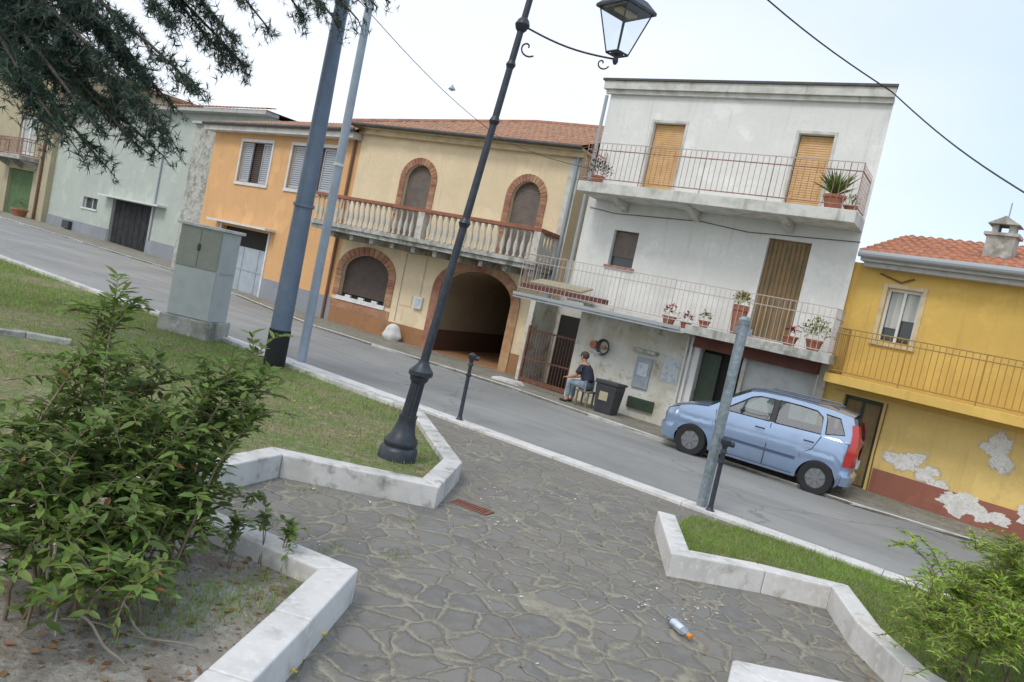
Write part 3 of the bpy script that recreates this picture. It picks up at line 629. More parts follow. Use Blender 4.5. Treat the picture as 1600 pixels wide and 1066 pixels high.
# ---------------- pale green house
Gn = House('pale_green_house', 'pale green house with black garage door and grey skirting', -16.9, 36.3, -36)
Eg = 7.05
m = Gn.mb(); wall_front(m, rect(-16.2, 5.6, -.9, Eg), [rect(-7.6, -3.35, -.8, 2.15), rect(-11.2, -9.4, 1.35, 1.95)], 0, .25); shell(m, -16.2, 5.6, -.9, Eg, 9)
Gn.part(m, 'wall', M['green_pl'])
m = Gn.mb(); m.box(-7.6, -3.35, .2, .24, -.8, 2.15)
for k in range(7): m.box(-7.6+k*.607+.02, -7.6+(k+1)*.607-.02, .17, .2, -.75, 2.12)
Gn.part(m, 'garage_door', M['darkdoor'])
m = Gn.mb(); m.box(-8.4, -1.9, -.5, -.003, 2.2, 2.3); Gn.part(m, 'door_canopy', M['framew'])
m = Gn.mb(); m.box(-11.2, -9.4, .2, .23, 1.35, 1.95); wg = Gn.part(m, 'window', M['glassdark'])
m = Gn.mb(); m.box(-11.3, -9.3, -.06, -.003, 1.25, 1.345); Gn.part(m, 'sill', M['framew'], wg)
m = Gn.mb()
for u in (-11.2, -10.32, -9.46): m.box(u, u+.06, .14, .19, 1.35, 1.95)
Gn.part(m, 'frame', M['framew'], wg)
m = Gn.mb(); m.box(-16.2, -7.65, -.04, -.003, -.9, .45); m.box(-3.3, 5.6, -.04, -.003, -.9, .45); Gn.part(m, 'skirting', M['greyskirt'])
m = Gn.mb(); m.box(-16.4, 5.8, -.5, .2, Eg+.003, Eg+.17); Gn.part(m, 'eaves_board', M['greyfascia'])
m = Gn.mb(); roof_tiles(m, lambda s: (-16.5, 5.9-2.4*s), Eg+.2, .28, 4.2, y0=-.55, pitch=.3, row=.55)
m.add([(-16.5, -.5, Eg+.18), (5.9, -.5, Eg+.18), (-4.9, 4.0, Eg+1.4), (-16.5, 4.0, Eg+1.4), (-16.5, 9.2, Eg+.18), (5.9, 9.2, Eg+.18)], [(0, 1, 2, 3), (3, 2, 5, 4), (1, 5, 2), (0, 3, 4)])
Gn.part(m, 'roof', M['tile'])
m = Gn.mb(); m.box(-3.1, -3.0, -.09, -.005, .45, Eg); Gn.part(m, 'downpipe', M['greypipe'])
m = Gn.mb(); m.box(-12.9, -12.0, -.25, -.05, -.1, .35); Gn.part(m, 'vent_box', M['blackplastic'])

# grey wall between green and orange
L_ = House('grey_side_building', 'narrow weathered grey building between the pale green house and orange house', -13.1, 29.6, -38)
m = L_.mb(); m.box(-2.6, .0, .4, 6, -.8, 5.9); L_.part(m, 'wall', M['conc'])
m = L_.mb(); m.box(-2.7, .05, .25, 6.1, 5.903, 6.0); L_.part(m, 'roof', M['greyfascia'])

# ---------------- olive house far left
V = House('olive_house', 'old olive stucco house with green gate cloth and small iron balcony', -29.7, 45.2, -36)
m = V.mb(); wall_front(m, rect(-22, -.1, -1.2, 9.5), [rect(-5.5, -2.8, 3.75, 6.3), rect(-6.2, -2.2, -1.1, 2.8), rect(-13, -10.5, 3.6, 6.2), rect(-13, -10.5, .3, 2.6)], 0, .3); shell(m, -22, -.1, -1.2, 9.5, 9)
V.part(m, 'wall', M['olive'])
for (a, b, c, d) in ((-5.5, -2.8, 3.75, 6.3), (-13, -10.5, 3.6, 6.2), (-13, -10.5, .3, 2.6)):
    m = V.mb(); m.box(a, b, .22, .25, c, d); wv = V.part(m, 'window', M['glassdark'])
    m = V.mb()
    for u in (a, (a+b)/2-.1, b-.2): m.box(u, u+.2, .12, .21, c, d)
    m.box(a, b, .121, .209, d-.18, d-.001); m.box(a, b, .121, .209, c+.001, c+.2); V.part(m, 'frame', M['framew'], wv)
    m = V.mb(); m.box(a+.25, b-.25, .2, .215, c+.25, d-.2); V.part(m, 'curtain', M['curtain'], wv)
m = V.mb(); m.box(-6.2, -2.2, .2, .25, -1.1, 2.8); V.part(m, 'gate_cloth', M['greencloth'])
m = V.mb(); m.box(-6.9, -1.7, -1.1, -.003, 3.35, 3.6)
for u in (-6.6, -4.3, -2.1): m.prism([(-1.0, 3.35), (-.003, 3.35), (-.003, 2.85)], u, u+.2, 'yz')
V.part(m, 'balcony_slab', M['conc'])
m = V.mb(); railing(m, [(-6.8, -.05), (-6.8, -1.0), (-1.8, -1.0), (-1.8, -.05)], 3.6, 1.05, .2, .018, rr=.03); V.part(m, 'railing', M['rustbar'])
m = V.mb(); m.box(-22.3, .1, -.5, 9.3, 9.503, 9.75); V.part(m, 'roof', M['tile'])
m = V.mb(); m.tube([(-1.0, -.1, -.5), (-1.0, -.1, 9.5)], .08, 8); V.part(m, 'downpipe', M['brownpipe'])

# ---------------- white three storey building
W = House('white_apartment_building', 'tall white three storey building with two iron balconies and orange shutters', 1.55, 18.4, -33, 'building')
Tw = 7.36
m = W.mb()
hw_ = [rect(.82, 1.62, 4.76, 6.48), rect(4.20, 4.92, 4.76, 6.42), rect(.40, 1.06, 2.98, 3.84), rect(4.08, 4.98, 1.98, 4.15)]
wall_front(m, rect(-.5, 5.88, 1.95, Tw), hw_, 0, .2)
m.add([(-.5,0,1.95),(-.5,8,1.95),(-.5,8,Tw),(-.5,0,Tw),(5.88,0,-.9),(4.1,8,-.9),(4.1,8,Tw),(5.88,0,Tw)], [(0,3,2,1),(4,5,6,7),(1,2,6,5),(3,7,6,2)])
m.box(-.5, -.02, .003, 2.2, 1.93, 1.949)
W.part(m, 'upper_wall', M['white'])
m = W.mb()
wall_front(m, rect(0, 5.88, -.9, 1.947), [rect(3.18, 4.14, -.8, 1.5), rect(4.22, 5.66, -.8, 1.5)], 0, .3)
m.add([(0,0,-.9),(0,7,-.9),(0,7,1.947),(0,0,1.947)], [(0,1,2,3)])
W.part(m, 'ground_floor_wall', M['oldwhite'])
for a in (.82, 4.20):
    b = a+(.8 if a < 2 else .72); zt = 6.48 if a < 2 else 6.42
    m = W.mb(); slats(m, lambda z: (a+.02, b-.02), 4.76, zt-.02, .13, .05, .012); s_ = W.part(m, 'balcony_shutter', M['shutorange'])
    m = W.mb(); m.box(a, b, .17, .19, 4.76, zt); W.part(m, 'backing', M['dark'], s_)
    m = W.mb(); m.box(a-.06, b+.06, -.015, -.002, zt+.002, zt+.06); m.box(a-.06, a-.002, -.015, -.002, 4.76, zt); m.box(b+.002, b+.06, -.015, -.002, 4.76, zt); W.part(m, 'frame', M['concl'], s_)
m = W.mb(); slats(m, lambda z: (.42, 1.04), 3.22, 3.82, .12, .045, .012); s_ = W.part(m, 'window_shutter', M['shuttaupe'])
m = W.mb(); m.box(.40, 1.06, .15, .18, 2.98, 3.84); W.part(m, 'pane', M['glassdark'], s_)
m = W.mb(); m.box(.33, 1.13, -.05, -.003, 2.91, 2.975); W.part(m, 'sill', M['rustbar'], s_)
m = W.mb(); m.box(4.08, 4.98, .12, .16, 1.98, 4.15)
for k in range(9): m.box(4.10+k*.098, 4.10+k*.098+.07, .10, .12, 2.0, 4.1)
W.part(m, 'door_curtain', M['woodolive'])
# cornice
m = W.mb(); m.prism([(-.66, -.16), (5.90, -.16), (4.0, 8.1), (-.66, 8.1)], Tw-.16, Tw+.03, 'xy'); m.box(-.6, 5.89, -.09, -.003, Tw-.26, Tw-.163); W.part(m, 'cornice', M['concl'])
m = W.mb(); m.prism([(-.70, -.20), (5.93, -.20), (4.03, 8.15), (-.70, 8.15)], Tw+.033, Tw+.085, 'xy'); W.part(m, 'roof_edge', M['gutter'])
# upper balcony
m = W.mb(); m.box(-.28, 5.88, -1.05, -.003, 4.50, 4.74)
for u in (.5, 2.3, 4.4): m.prism([(-.9, 4.5), (-.003, 4.5), (-.003, 4.28)], u, u+.16, 'yz')
W.part(m, 'upper_balcony_slab', M['concl'], bevel=.012)
m = W.mb(); railing(m, [(-.22, -.05), (-.22, -1.0), (5.82, -1.0), (5.82, -.05)], 4.74, .92, .12, .0065, rails=(.1, .82), rr=.013)
up = W.part(m, 'upper_railing', M['rustbar'])
m = W.mb(); m.tube([(-.22, -1.0, 5.66), (5.82, -1.0, 5.66)], .010, 6); W.part(m, 'top_rail', M['palebar'], up)
# lower balcony
m = W.mb(); m.box(-1.45, 3.05, -1.0, -.003, 1.74, 1.85); m.box(3.052, 6.02, -1.0, -.003, 1.76, 1.955); W.part(m, 'lower_balcony_slab', M['conc'], bevel=.01)
m = W.mb(); m.box(-1.45, 2.95, -1.03, -1.003, 1.80, 1.875); m.box(-1.45, 2.95, -1.025, -1.002, 1.74, 1.765); W.part(m, 'metal_edge', M['greypipe'])
m = W.mb(); railing(m, [(-1.38, -.05), (-1.38, -.95), (5.95, -.95), (5.95, -.05)], 1.90, .95, .11, .006, rails=(.1, .80, 1.0), rr=.010); W.part(m, 'lower_railing', M['palebar'])
m = W.mb(); m.box(-1.35, .9, -.9, -.5, 1.99, 2.12); W.part(m, 'balcony_trunking', M['redbeam'])
m = W.mb(); m.prism([(-.80, 2.14), (-.25, 2.28), (-.25, 2.32), (-.82, 2.18)], -1.2, .3, 'yz'); W.part(m, 'small_canopy', M['olive'])
# awning beam and doors
m = W.mb(); m.prism([(-.35, 1.50), (-.003, 1.50), (-.003, 1.755), (-.30, 1.755)], 3.08, 5.72, 'yz'); W.part(m, 'awning', M['redbeam'])
m = W.mb(); m.box(3.18, 4.14, .26, .3, -.8, 1.5); dr = W.part(m, 'doorway_interior', M['dark'])
m = W.mb(); m.box(3.20, 3.62, .16, .2, -.5, 1.42); W.part(m, 'glass_door', M['greendoor'], dr)
m = W.mb(); m.box(3.05, 3.177, -.05, .1, -.8, 1.497); m.box(2.93, 2.99, -.06, -.003, -.8, 1.7); W.part(m, 'door_pilaster', M['plasticw'])
m = W.mb(); slats(m, lambda z: (4.22, 5.66), -.5, 1.48, .14, .07, .014); m.box(4.22, 5.66, .16, .19, -.8, 1.5); W.part(m, 'roller_shutter', M['shutwhite'])
m = W.mb(); m.box(1.72, 2.12, -.05, .0, .25, .98); bx = W.part(m, 'meter_cupboard', M['metalbox'], bevel=.008)
m = W.mb(); m.box(1.62, 2.22, -.2, -.003, 1.10, 1.17); W.part(m, 'canopy', M['conc'], bx)
m = W.mb(); m.box(1.80, 2.05, -.055, -.052, .55, .85); W.part(m, 'notice', M['paper'], bx)
m = W.mb(); m.box(2.38, 2.78, -.012, -.003, .55, 1.15); W.part(m, 'wall_poster', M['paper'])
m = W.mb(); m.box(1.72, 2.38, -.07, -.003, -.24, .02)
for k in range(5): m.box(1.75, 2.35, -.08, -.071, -.21+k*.042, -.19+k*.042)
W.part(m, 'vent_grille', M['greendoor'])
m = W.mb(); m.tube([(2.86, -.05, -.5), (2.86, -.05, 1.7)], .025, 8); m.tube([(5.72, -.05, -.4), (5.72, -.05, 1.5)], .018, 8); W.part(m, 'wall_pipe', M['plasticw'])
m = W.mb(); m.tube([(-.58, -.05, 2.0), (-.58, -.05, Tw-.3)], .045, 8); W.part(m, 'downpipe', M['greypipe'])
m = W.mb(); m.tube([(-.4, -.02, 4.3), (.3, -.02, 4.22), (2.5, -.02, 4.30), (3.6, -.03, 4.2), (5.9, -.02, 4.3)], .008, 5); W.part(m, 'wall_cable', M['wire'])
# passage wall behind the gate (low annex)
X = House('gated_passage', 'dim grey passage with dark opening behind the rusty gate', 1.55, 18.4, -33, 'passage')
m = X.mb(); m.box(-2.6, -.02, 1.6, 1.75, -.8, 3.0); m.box(-1.75, -1.60, .35, 1.59, -.8, 1.735); X.part(m, 'wall', M['oldwhite'])
m = X.mb(); m.box(-1.45, -.1, 1.55, 1.598, -.7, 1.5); X.part(m, 'dark_doorway', M['dark'])
Gt = House('iron_gate', 'rusty brown barred gate beside the seated person', 1.55, 18.4, -33, 'gate')
for z in (-.34, .2, .95): m = Gt.mb(); m.box(-1.52, -.04, .22, .25, z, z+.04); Gt.part(m, 'gate_rail', M['gatebar'])
m = Gt.mb()
for k in range(17): m.tube([(-1.5+k*.09, .235, -.42), (-1.5+k*.09, .235, 1.02)], .009, 6)
Gt.part(m, 'gate_bars', M['gatebar'])
m = Gt.mb(); m.box(-1.56, -1.50, .2, .27, -.5, 1.08); m.box(-.06, -.02, .2, .27, -.5, 1.08); m.box(-1.5, -.06, .21, .215, -.42, -.30); Gt.part(m, 'gate_frame', M['gatebar'])

# ---------------- yellow house
Y = House('yellow_house', 'yellow house with peeling plaster, long iron balcony and red tiled roof', 1.55+7*cos(R(33)), 18.4-7*sin(R(33)), -42)
Ey = 3.92
m = Y.mb(); wall_front(m, rect(-1.3, 6, 1.5, Ey), [rect(-.42, .22, 2.45, 3.50)], 0, .2); shell(m, -1.3, 6, 1.5, Ey, 6)
Y.part(m, 'wall', M['yellow'])
m = Y.mb(); wall_front(m, rect(-1.3, 6, -1.0, 1.497), [rect(-.74, .02, -.7, 1.24)], 0, .2); shell(m, -1.3, 6, -1.0, 1.497, 6)
Y.part(m, 'lower_wall', M['yellowlow'])
m = Y.mb(); m.box(-.42, .22, .16, .19, 2.45, 3.5); wy = Y.part(m, 'window', M['glassdark'])
m = Y.mb(); m.box(-.50, -.423, -.02, .02, 2.40, 3.58); m.box(.223, .30, -.02, .02, 2.40, 3.58); m.box(-.42, .22, -.02, .02, 3.503, 3.58); m.box(-.52, .32, -.05, .02, 2.34, 2.398); Y.part(m, 'surround', M['soffitc'], wy)
m = Y.mb(); m.box(-.42, -.37, .08, .13, 2.45, 3.5); m.box(.17, .22, .08, .13, 2.45, 3.5); m.box(-.125, -.075, .08, .13, 2.45, 3.5); m.box(-.37, -.125, .08, .13, 3.44, 3.5); m.box(-.075, .17, .08, .13, 3.44, 3.5); Y.part(m, 'frame', M['framew'], wy)
m = Y.mb(); m.box(-.36, -.13, .14, .15, 2.72, 3.44); m.box(-.07, .16, .14, .15, 2.9, 3.44); Y.part(m, 'curtain', M['curtain'], wy)
m = Y.mb(); m.box(-.74, .02, .12, .17, -.7, 1.24); dy = Y.part(m, 'door', M['greendoor'])
m = Y.mb(); m.box(-.68, -.40, .10, .118, -.5, 1.15); m.box(-.33, -.05, .10, .118, -.5, 1.15); Y.part(m, 'door_panel', M['woodolive'], dy)
m = Y.mb(); m.box(.12, 6, -.03, -.003, -1.0, -.05); Y.part(m, 'skirting', M['redskirt'])
m = Y.mb(); m.box(-.95, 6, -.80, -.003, 1.42, 1.60); m.box(-.95, 6, -.15, -.004, 1.30, 1.417); Y.part(m, 'balcony_slab', M['yellow'], bevel=.01)
m = Y.mb(); railing(m, [(-.9, -.05), (-.9, -.76), (6, -.76)], 1.60, .92, .105, .0075, rails=(.08, .88, 1.0), rr=.013); Y.part(m, 'railing', M['ochrebar'])
m = Y.mb(); m.box(-.95, 6, -.38, .2, Ey+.002, Ey+.10); m.box(-.9, 6, -.28, -.003, Ey-.09, Ey-.001); Y.part(m, 'eaves_board', M['greyfascia'])
m = Y.mb(); m.tube([(-.98, -.44, Ey+.13), (6, -.44, Ey+.13)], .07, 10); Y.part(m, 'gutter', M['greypipe'])
m = Y.mb(); roof_tiles(m, lambda s: (-1.0, 6), Ey+.17, .30, 2.7, y0=-.42, pitch=.19)
m.add([(-1.0, -.4, Ey+.13), (6, -.4, Ey+.13), (6, 2.28, Ey+.94), (-1, 2.28, Ey+.94), (-1, 6, Ey), (6, 6, Ey)], [(0, 1, 2, 3), (3, 2, 5, 4)])
Y.part(m, 'roof', M['tilered'])
m = Y.mb(); m.prism([(.22, Ey+.003), (5.9, Ey+.003), (2.3, Ey+.88)], -1.04, -.95, 'yz'); Y.part(m, 'gable', M['yellow'])
m = Y.mb(); m.box(.95, 1.42, .35, .75, Ey+.15, 4.78); m.box(.90, 1.47, .30, .80, 4.783, 4.84); m.box(1.0, 1.1, .40, .70, 4.843, 5.0); m.box(1.27, 1.37, .40, .70, 4.843, 5.0); m.prism([(.92, 5.003), (1.45, 5.003), (1.19, 5.16)], .32, .78)
Y.part(m, 'chimney', M['conc'])
m = Y.mb(); m.tube([(1.19, .55, 5.1), (1.19, .55, 5.45)], .012, 6); Y.part(m, 'aerial_rod', M['greypipe'])
def blob(mb, c, rx, rz, seed, y=-.006, th=.003, n=150):
    r_ = random.Random(seed); ph = [r_.uniform(0, 6.28) for _ in range(5)]
    pts = []
    for i in range(n):
        t = 2*pi*i/n; k = 1+.28*sin(2*t+ph[0])+.2*sin(3*t+ph[1])+.13*sin(5*t+ph[2])+.08*sin(9*t+ph[3])+.05*sin(17*t+ph[4])+.035*sin(31*t+ph[0])+r_.uniform(-.035, .035)
        pts.append((c[0]+rx*k*cos(t), c[1]+rz*k*sin(t)))
    mb.prism(pts, y, y+th)
m = Y.mb(); blob(m, (.62, .25), .26, .20, 1); blob(m, (1.02, .13), .18, .13, 2); blob(m, (1.22, -.02), .14, .14, 4, -.0055); blob(m, (2.05, .88), .24, .27, 5)
Y.part(m, 'peeled_patch', M['peel'])
m = Y.mb()
for c_, a_, b_, sd in (((.62, .25), .30, .24, 1), ((1.02, .13), .22, .17, 2), ((1.22, -.0), .17, .17, 4), ((2.05, .88), .28, .31, 5)): blob(m, c_, a_, b_, sd, -.0025, .001)
Y.part(m, 'peel_edge', M['undercoat'])
m = Y.mb(); blob(m, (1.62, -.22), .33, .17, 6, -.036); blob(m, (2.1, -.28), .3, .16, 7, -.0355); blob(m, (2.75, -.1), .2, .18, 9, -.036); Y.part(m, 'bare_skirting_patch', M['peel'])
m = Y.mb(); m.tube([(.1, -.03, -.6), (.08, -.03, .2), (.1, -.03, 1.25)], .012, 6); m.tube([(-.62, -.03, 3.75), (-.2, -.03, 3.62), (.02, -.03, 3.72)], .02, 6); Y.part(m, 'wall_pipe', M['brownpipe'])

# ================================================================== STREET FURNITURE
LP = (-0.919,7.512)
lz = gz(*LP)+.13
lp = thing('lamp_post', 'blue black cast iron lamp post leaning on the lawn corner, lantern on side arm', 'street lamp', (LP[0], LP[1], lz))
SH = .082
m = MB(); m.lathe([(.20, -.1), (.20, .10), (.185, .125), (.165, .14), (.175, .17), (.175, .20), (.13, .26), (.105, .34), (.09, .43), (.095, .45), (.095, .47)], n=24, shear=SH)
m.build('pedestal', M['iron'], lp, smooth=True)
m = MB(); m.lathe([(.076, .47), (.070, .82)], n=24, shear=SH, flute=.14); m.build('fluted_shaft', M['iron'], lp)
m = MB(); m.lathe([(.075, .82), (.095, .85), (.10, .88), (.125, .90), (.125, .94), (.09, .98), (.06, 1.02), (.055, 1.05)], n=24, shear=SH); m.build('collar', M['iron'], lp, smooth=True)
m = MB(); m.lathe([(.045, 1.05), (.040, 2.45), (.036, 3.5), (.030, 5.3)], n=16, shear=SH)
for z, r_ in ((2.5, .062), (3.55, .055), (4.12, .05), (4.52, .075)): m.lathe([(.03, z-r_), (r_*.75, z-r_*.6), (r_, z), (r_*.75, z+r_*.6), (.03, z+r_)], n=16, shear=SH)
m.build('pole', M['iron'], lp, smooth=True)
# lantern
LB = Vector((0.420,7.438,4.340)); LBl = LB-Vector((LP[0], LP[1], lz))
m = MB(); px_ = SH*4.5
a0 = Vector((px_, 0, 4.52)); pts = [a0.lerp(LBl, t)+Vector((0, 0, -.05*sin(pi*t))) for t in [i/10 for i in range(11)]]
m.tube(pts, .010, 8)
sc = [Vector((a0.x+.1+.10*t*cos(t*5.5), 0, 4.42-.10+.10*t*sin(t*5.5))) for t in [i/14 for i in range(15)]]; m.tube(sc, .009, 6)
sc = [LBl+Vector((-.12+.07*t*cos(t*6), 0, -.06+.07*t*sin(t*6))) for t in [i/14 for i in range(15)]]; m.tube(sc, .008, 6)
m.lathe([(.015, -.05), (.03, -.02), (.022, .02), (.035, .05)], c=tuple(LBl), n=12)
m.build('side_arm', M['iron'], lp, smooth=True)
def lantern(c, parent):
    b, t_, hb = .085, .20, .46
    m = MB()
    z0 = .06; co = [(1, 1), (-1, 1), (-1, -1), (1, -1)]
    for i in range(4):
        p, q = co[i], co[(i+1) % 4]
        m.tube([(c[0]+p[0]*b, c[1]+p[1]*b, c[2]+z0), (c[0]+p[0]*t_, c[1]+p[1]*t_, c[2]+z0+hb)], .008, 5)
        m.tube([(c[0]+p[0]*b, c[1]+p[1]*b, c[2]+z0), (c[0]+q[0]*b, c[1]+q[1]*b, c[2]+z0)], .012, 5)
    m.box(c[0]-.05, c[0]+.05, c[1]-.05, c[1]+.05, c[2]+z0-.015, c[2]+z0+.015)
    f = m.build('lantern_frame', M['iron'], parent)
    m = MB()
    for i in range(4):
        p, q = co[i], co[(i+1) % 4]
        m.add([(c[0]+p[0]*b, c[1]+p[1]*b, c[2]+z0+.01), (c[0]+q[0]*b, c[1]+q[1]*b, c[2]+z0+.01), (c[0]+q[0]*t_, c[1]+q[1]*t_, c[2]+z0+hb), (c[0]+p[0]*t_, c[1]+p[1]*t_, c[2]+z0+hb)], [(0, 1, 2, 3)])
    m.build('glass', M['lampglass'], f)
    m = MB(); r0 = .235; zz = c[2]+z0+hb
    prof = [(r0, zz), (r0, zz+.03), (.15, zz+.13), (.085, zz+.17), (.085, zz+.22), (.03, zz+.25), (.012, zz+.34)]
    vs = [(c[0]+p[0]*r, c[1]+p[1]*r, z) for r, z in prof for p in co]; n = len(prof)
    m.add(vs, [(i*4+k, i*4+(k+1) % 4, (i+1)*4+(k+1) % 4, (i+1)*4+k) for i in range(n-1) for k in range(4)]+[(3, 2, 1, 0)])
    m.build('lantern_roof', M['iron'], f)
    m = MB(); m.box(c[0]-.13, c[0]+.13, c[1]-.055, c[1]+.055, zz-.03, zz-.004); m.build('reflector', M['soffitc'], f)
    return f
lf = lantern((0, 0, 0), lp)
lf.location = LBl; lf.rotation_euler = (0, 0, R(40)); lf.scale = (.90, .90, .90)

BP = (-3.572,11.473)
o = thing('lighting_column', 'thick blue grey steel lighting column with black base band beside the cabinet', 'pole', (*BP, gz(*BP)+.1))
m = MB(); m.lathe([(.155, .62), (.15, 1.5), (.10, 6.0), (.075, 9.5)], n=20, shear=.0); m.lathe([(.162, 2.55), (.162, 2.6)], n=20); m.build('shaft', M['bluepole'], o, smooth=True)
m = MB(); m.lathe([(.165, -.1), (.165, .62)], n=20); m.build('base_band', M['blackband'], o, smooth=True)
m = MB(); m.tube([(0, 0, 9.4), (.8, -.5, 9.9), (1.8, -1.1, 10.0)], .04, 8); m.build('arm', M['bluepole'], o)
GP = (-3.681,13.361)
o = thing('cable_pole', 'slim pale grey pole at the road kerb right of the blue column', 'pole', (*GP, gz(*GP)))
m = MB(); m.lathe([(.085, -.1), (.08, 3.4), (.065, 7.5)], n=16); m.build('shaft', M['lightpole'], o, smooth=True)
m = MB(); m.lathe([(.09, 3.62), (.09, 3.67)], n=16); m.lathe([(.075, 6.4), (.075, 6.45)], n=16); m.build('clamp', M['framew'], o)
RP = (2.798,9.289)
o = thing('sign_post', 'galvanised steel post in front of the blue car', 'post', (*RP, gz(*RP)+.02))
m = MB(); m.lathe([(.066, -.1), (.066, 2.38)], n=16); m.build('shaft', M['galv'], o, smooth=True)
m = MB(); m.lathe([(.075, 2.38), (.078, 2.44), (.05, 2.48)], n=16); m.box(-.11, .11, -.03, .03, 2.26, 2.34); m.build('cap', M['galv'], o)
def bollard(p, label, h):
    o = thing('bollard', label, 'bollard', (*p, gz(*p)), 0, 'thin iron posts along the kerb')
    m = MB(); m.lathe([(.07, -.02), (.07, .03), (.045, .05), (.032, .1), (.028, h-.18)], n=14); m.lathe([(.04, h*.68), (.045, h*.70), (.04, h*.72)], n=14); m.build('shaft', M['iron'], o, smooth=True)
    m = MB(); m.lathe([(.028, h-.18), (.045, h-.16), (.03, h-.12), (.035, h-.09), (.062, h-.05), (.062, h), (.02, h+.03)], n=14); m.tube([(-.04, 0, h-.04), (.11, 0, h-.045)], .035, 10); m.build('head', M['iron'], o, smooth=True)
    return o
bollard((-0.545,11.321), 'thin black iron post standing at the kerb before the archway', 1.06)
bollard((2.869,9.145), 'thin black iron post beside the galvanised post in front of the car', .95)
# cabinet
cb = (-5.272,12.377); cz = gz(*cb)+.12
cb = (-5.33, 12.7)
o = thing('utility_cabinet', 'tall grey electrical cabinet on a concrete plinth at the lawn edge', 'cabinet', (*cb, cz), R(-9))
o.scale = (.82, .85, .92)
m = MB(); m.box(-.72, .42, -.38, .42, -.15, .34); m.build('plinth', M['conc'], o, bevel=.015)
m = MB(); m.box(-.62, .36, -.30, .34, .342, 2.02); m.build('housing', M['cabinet'], o, bevel=.012)
m = MB(); m.box(-.68, .42, -.36, .40, 2.022, 2.08); m.build('top_cover', M['concl'], o, bevel=.01)
m = MB(); m.box(-.60, -.14, -.318, -.303, 1.28, 1.99); m.box(-.12, .34, -.318, -.303, 1.28, 1.99); d_ = m.build('upper_door', M['cabinetdoor'], o, bevel=.004)
m = MB(); m.box(-.60, .34, -.318, -.303, .36, 1.25); d2 = m.build('lower_door', M['cabinet'], o, bevel=.004)
m = MB(); m.box(-.16, -.10, -.335, -.319, 1.6, 1.72); m.build('handle', M['blackplastic'], d_)
m = MB(); m.box(.365, .372, -.2, .28, 1.24, 1.27); m.build('side_seam', M['shutgrey'], o)
# drain grate on paving
dc = (-0.047,6.883)
o = thing('drain_grate', 'small rusty red drain grate set in the flagstones by the kerb', 'drain', (*dc, gz(*dc)), R(-24))
m = MB(); m.box(-.2, .2, -.085, -.065, -.02, .004); m.box(-.2, .2, .065, .085, -.02, .004); m.box(-.2, -.18, -.0649, .0649, -.02, .004); m.box(.18, .2, -.0649, .0649, -.02, .004); m.build('frame', M['grate'], o)
m = MB()
for k in range(12): m.box(-.172+k*.03, -.155+k*.03, -.0648, .0648, -.012, .002)
m.build('bars', M['grate'], o)
# bottle
bc = (1.567,5.057); bz = gz(*bc)+.036
o = thing('plastic_bottle', 'crushed clear bottle with blue label and orange cap lying on the flagstones', 'bottle', (*bc, bz), R(-68))
def lz_(prof, n=14, wob=0.):
    m = MB(); vs = []
    for i, (r, x) in enumerate(prof):
        for k in range(n):
            t = 2*pi*k/n; rr = r*(1+wob*sin(3*t+i)); vs.append((x, rr*cos(t), rr*sin(t)*(1 if sin(t) < 0 else .8)))
    q = len(prof)
    m.add(vs, [(i*n+k, i*n+(k+1) % n, (i+1)*n+(k+1) % n, (i+1)*n+k) for i in range(q-1) for k in range(n)]+[tuple(range(n)), tuple(range((q-1)*n, q*n))]); return m
lz_([(.026, -.13), (.034, -.125), (.033, -.07), (.034, -.05), (.033, .05), (.032, .08), (.013, .115), (.013, .125)], wob=.08).build('body', M['bottle'], o, smooth=True)
lz_([(.0352, -.07), (.0358, -.05), (.0352, .05)], wob=.08).build('label', M['labelp'], o, smooth=True)
lz_([(.019, .112), (.019, .14), (.016, .142)]).build('cap', M['cap'], o, smooth=True)

# wires
def cable(name, label, pts, r=.012):
    m = MB(); P = [Vector(p) for p in pts]; q = []
    for a, b in zip(P[:-1], P[1:]):
        L = (b-a).length
        for i in range(12):
            t = i/12; q.append(a.lerp(b, t)-Vector((0, 0, L*.012*sin(pi*t)*2)))
    q.append(P[-1]); m.tube(q, r, 5); o = m.build(name, M['wire']); tag(o, label, 'cable'); return o
cable('overhead_cable', 'dark overhead cable crossing the sky to the right corner of the white building', [(1.579,12.471,8.136), W.world(5.85, -.25, Tw-.1)], .014)
cable('overhead_cable', 'dark overhead cable descending right from the white building over the yellow roof', [W.world(5.85, -.25, Tw-.1), (7.409,11.228,4.759)], .014)
cable('overhead_cable', 'thin cable crossing the sky above the clay hip roof carrying a small lamp', [(-4.486,15.397,6.990), A.world(5.2, -.5, 5.95), W.world(-.4, -.12, 5.2)], .008)
o = thing('hanging_lamp', 'small faint lamp hanging on the cable above the clay roof', 'lamp', (-2.480,16.828,5.975)); o.scale = (.6, .6, .6)
m = MB(); m.lathe([(.02, .18), (.05, .12), (.13, .03), (.14, 0)], n=14); m.build('shade', M['lightpole'], o, smooth=True)
m = MB(); m.lathe([(.05, -.05), (.06, -.01)], n=12); m.build('bulb_housing', M['plasticw'], o)

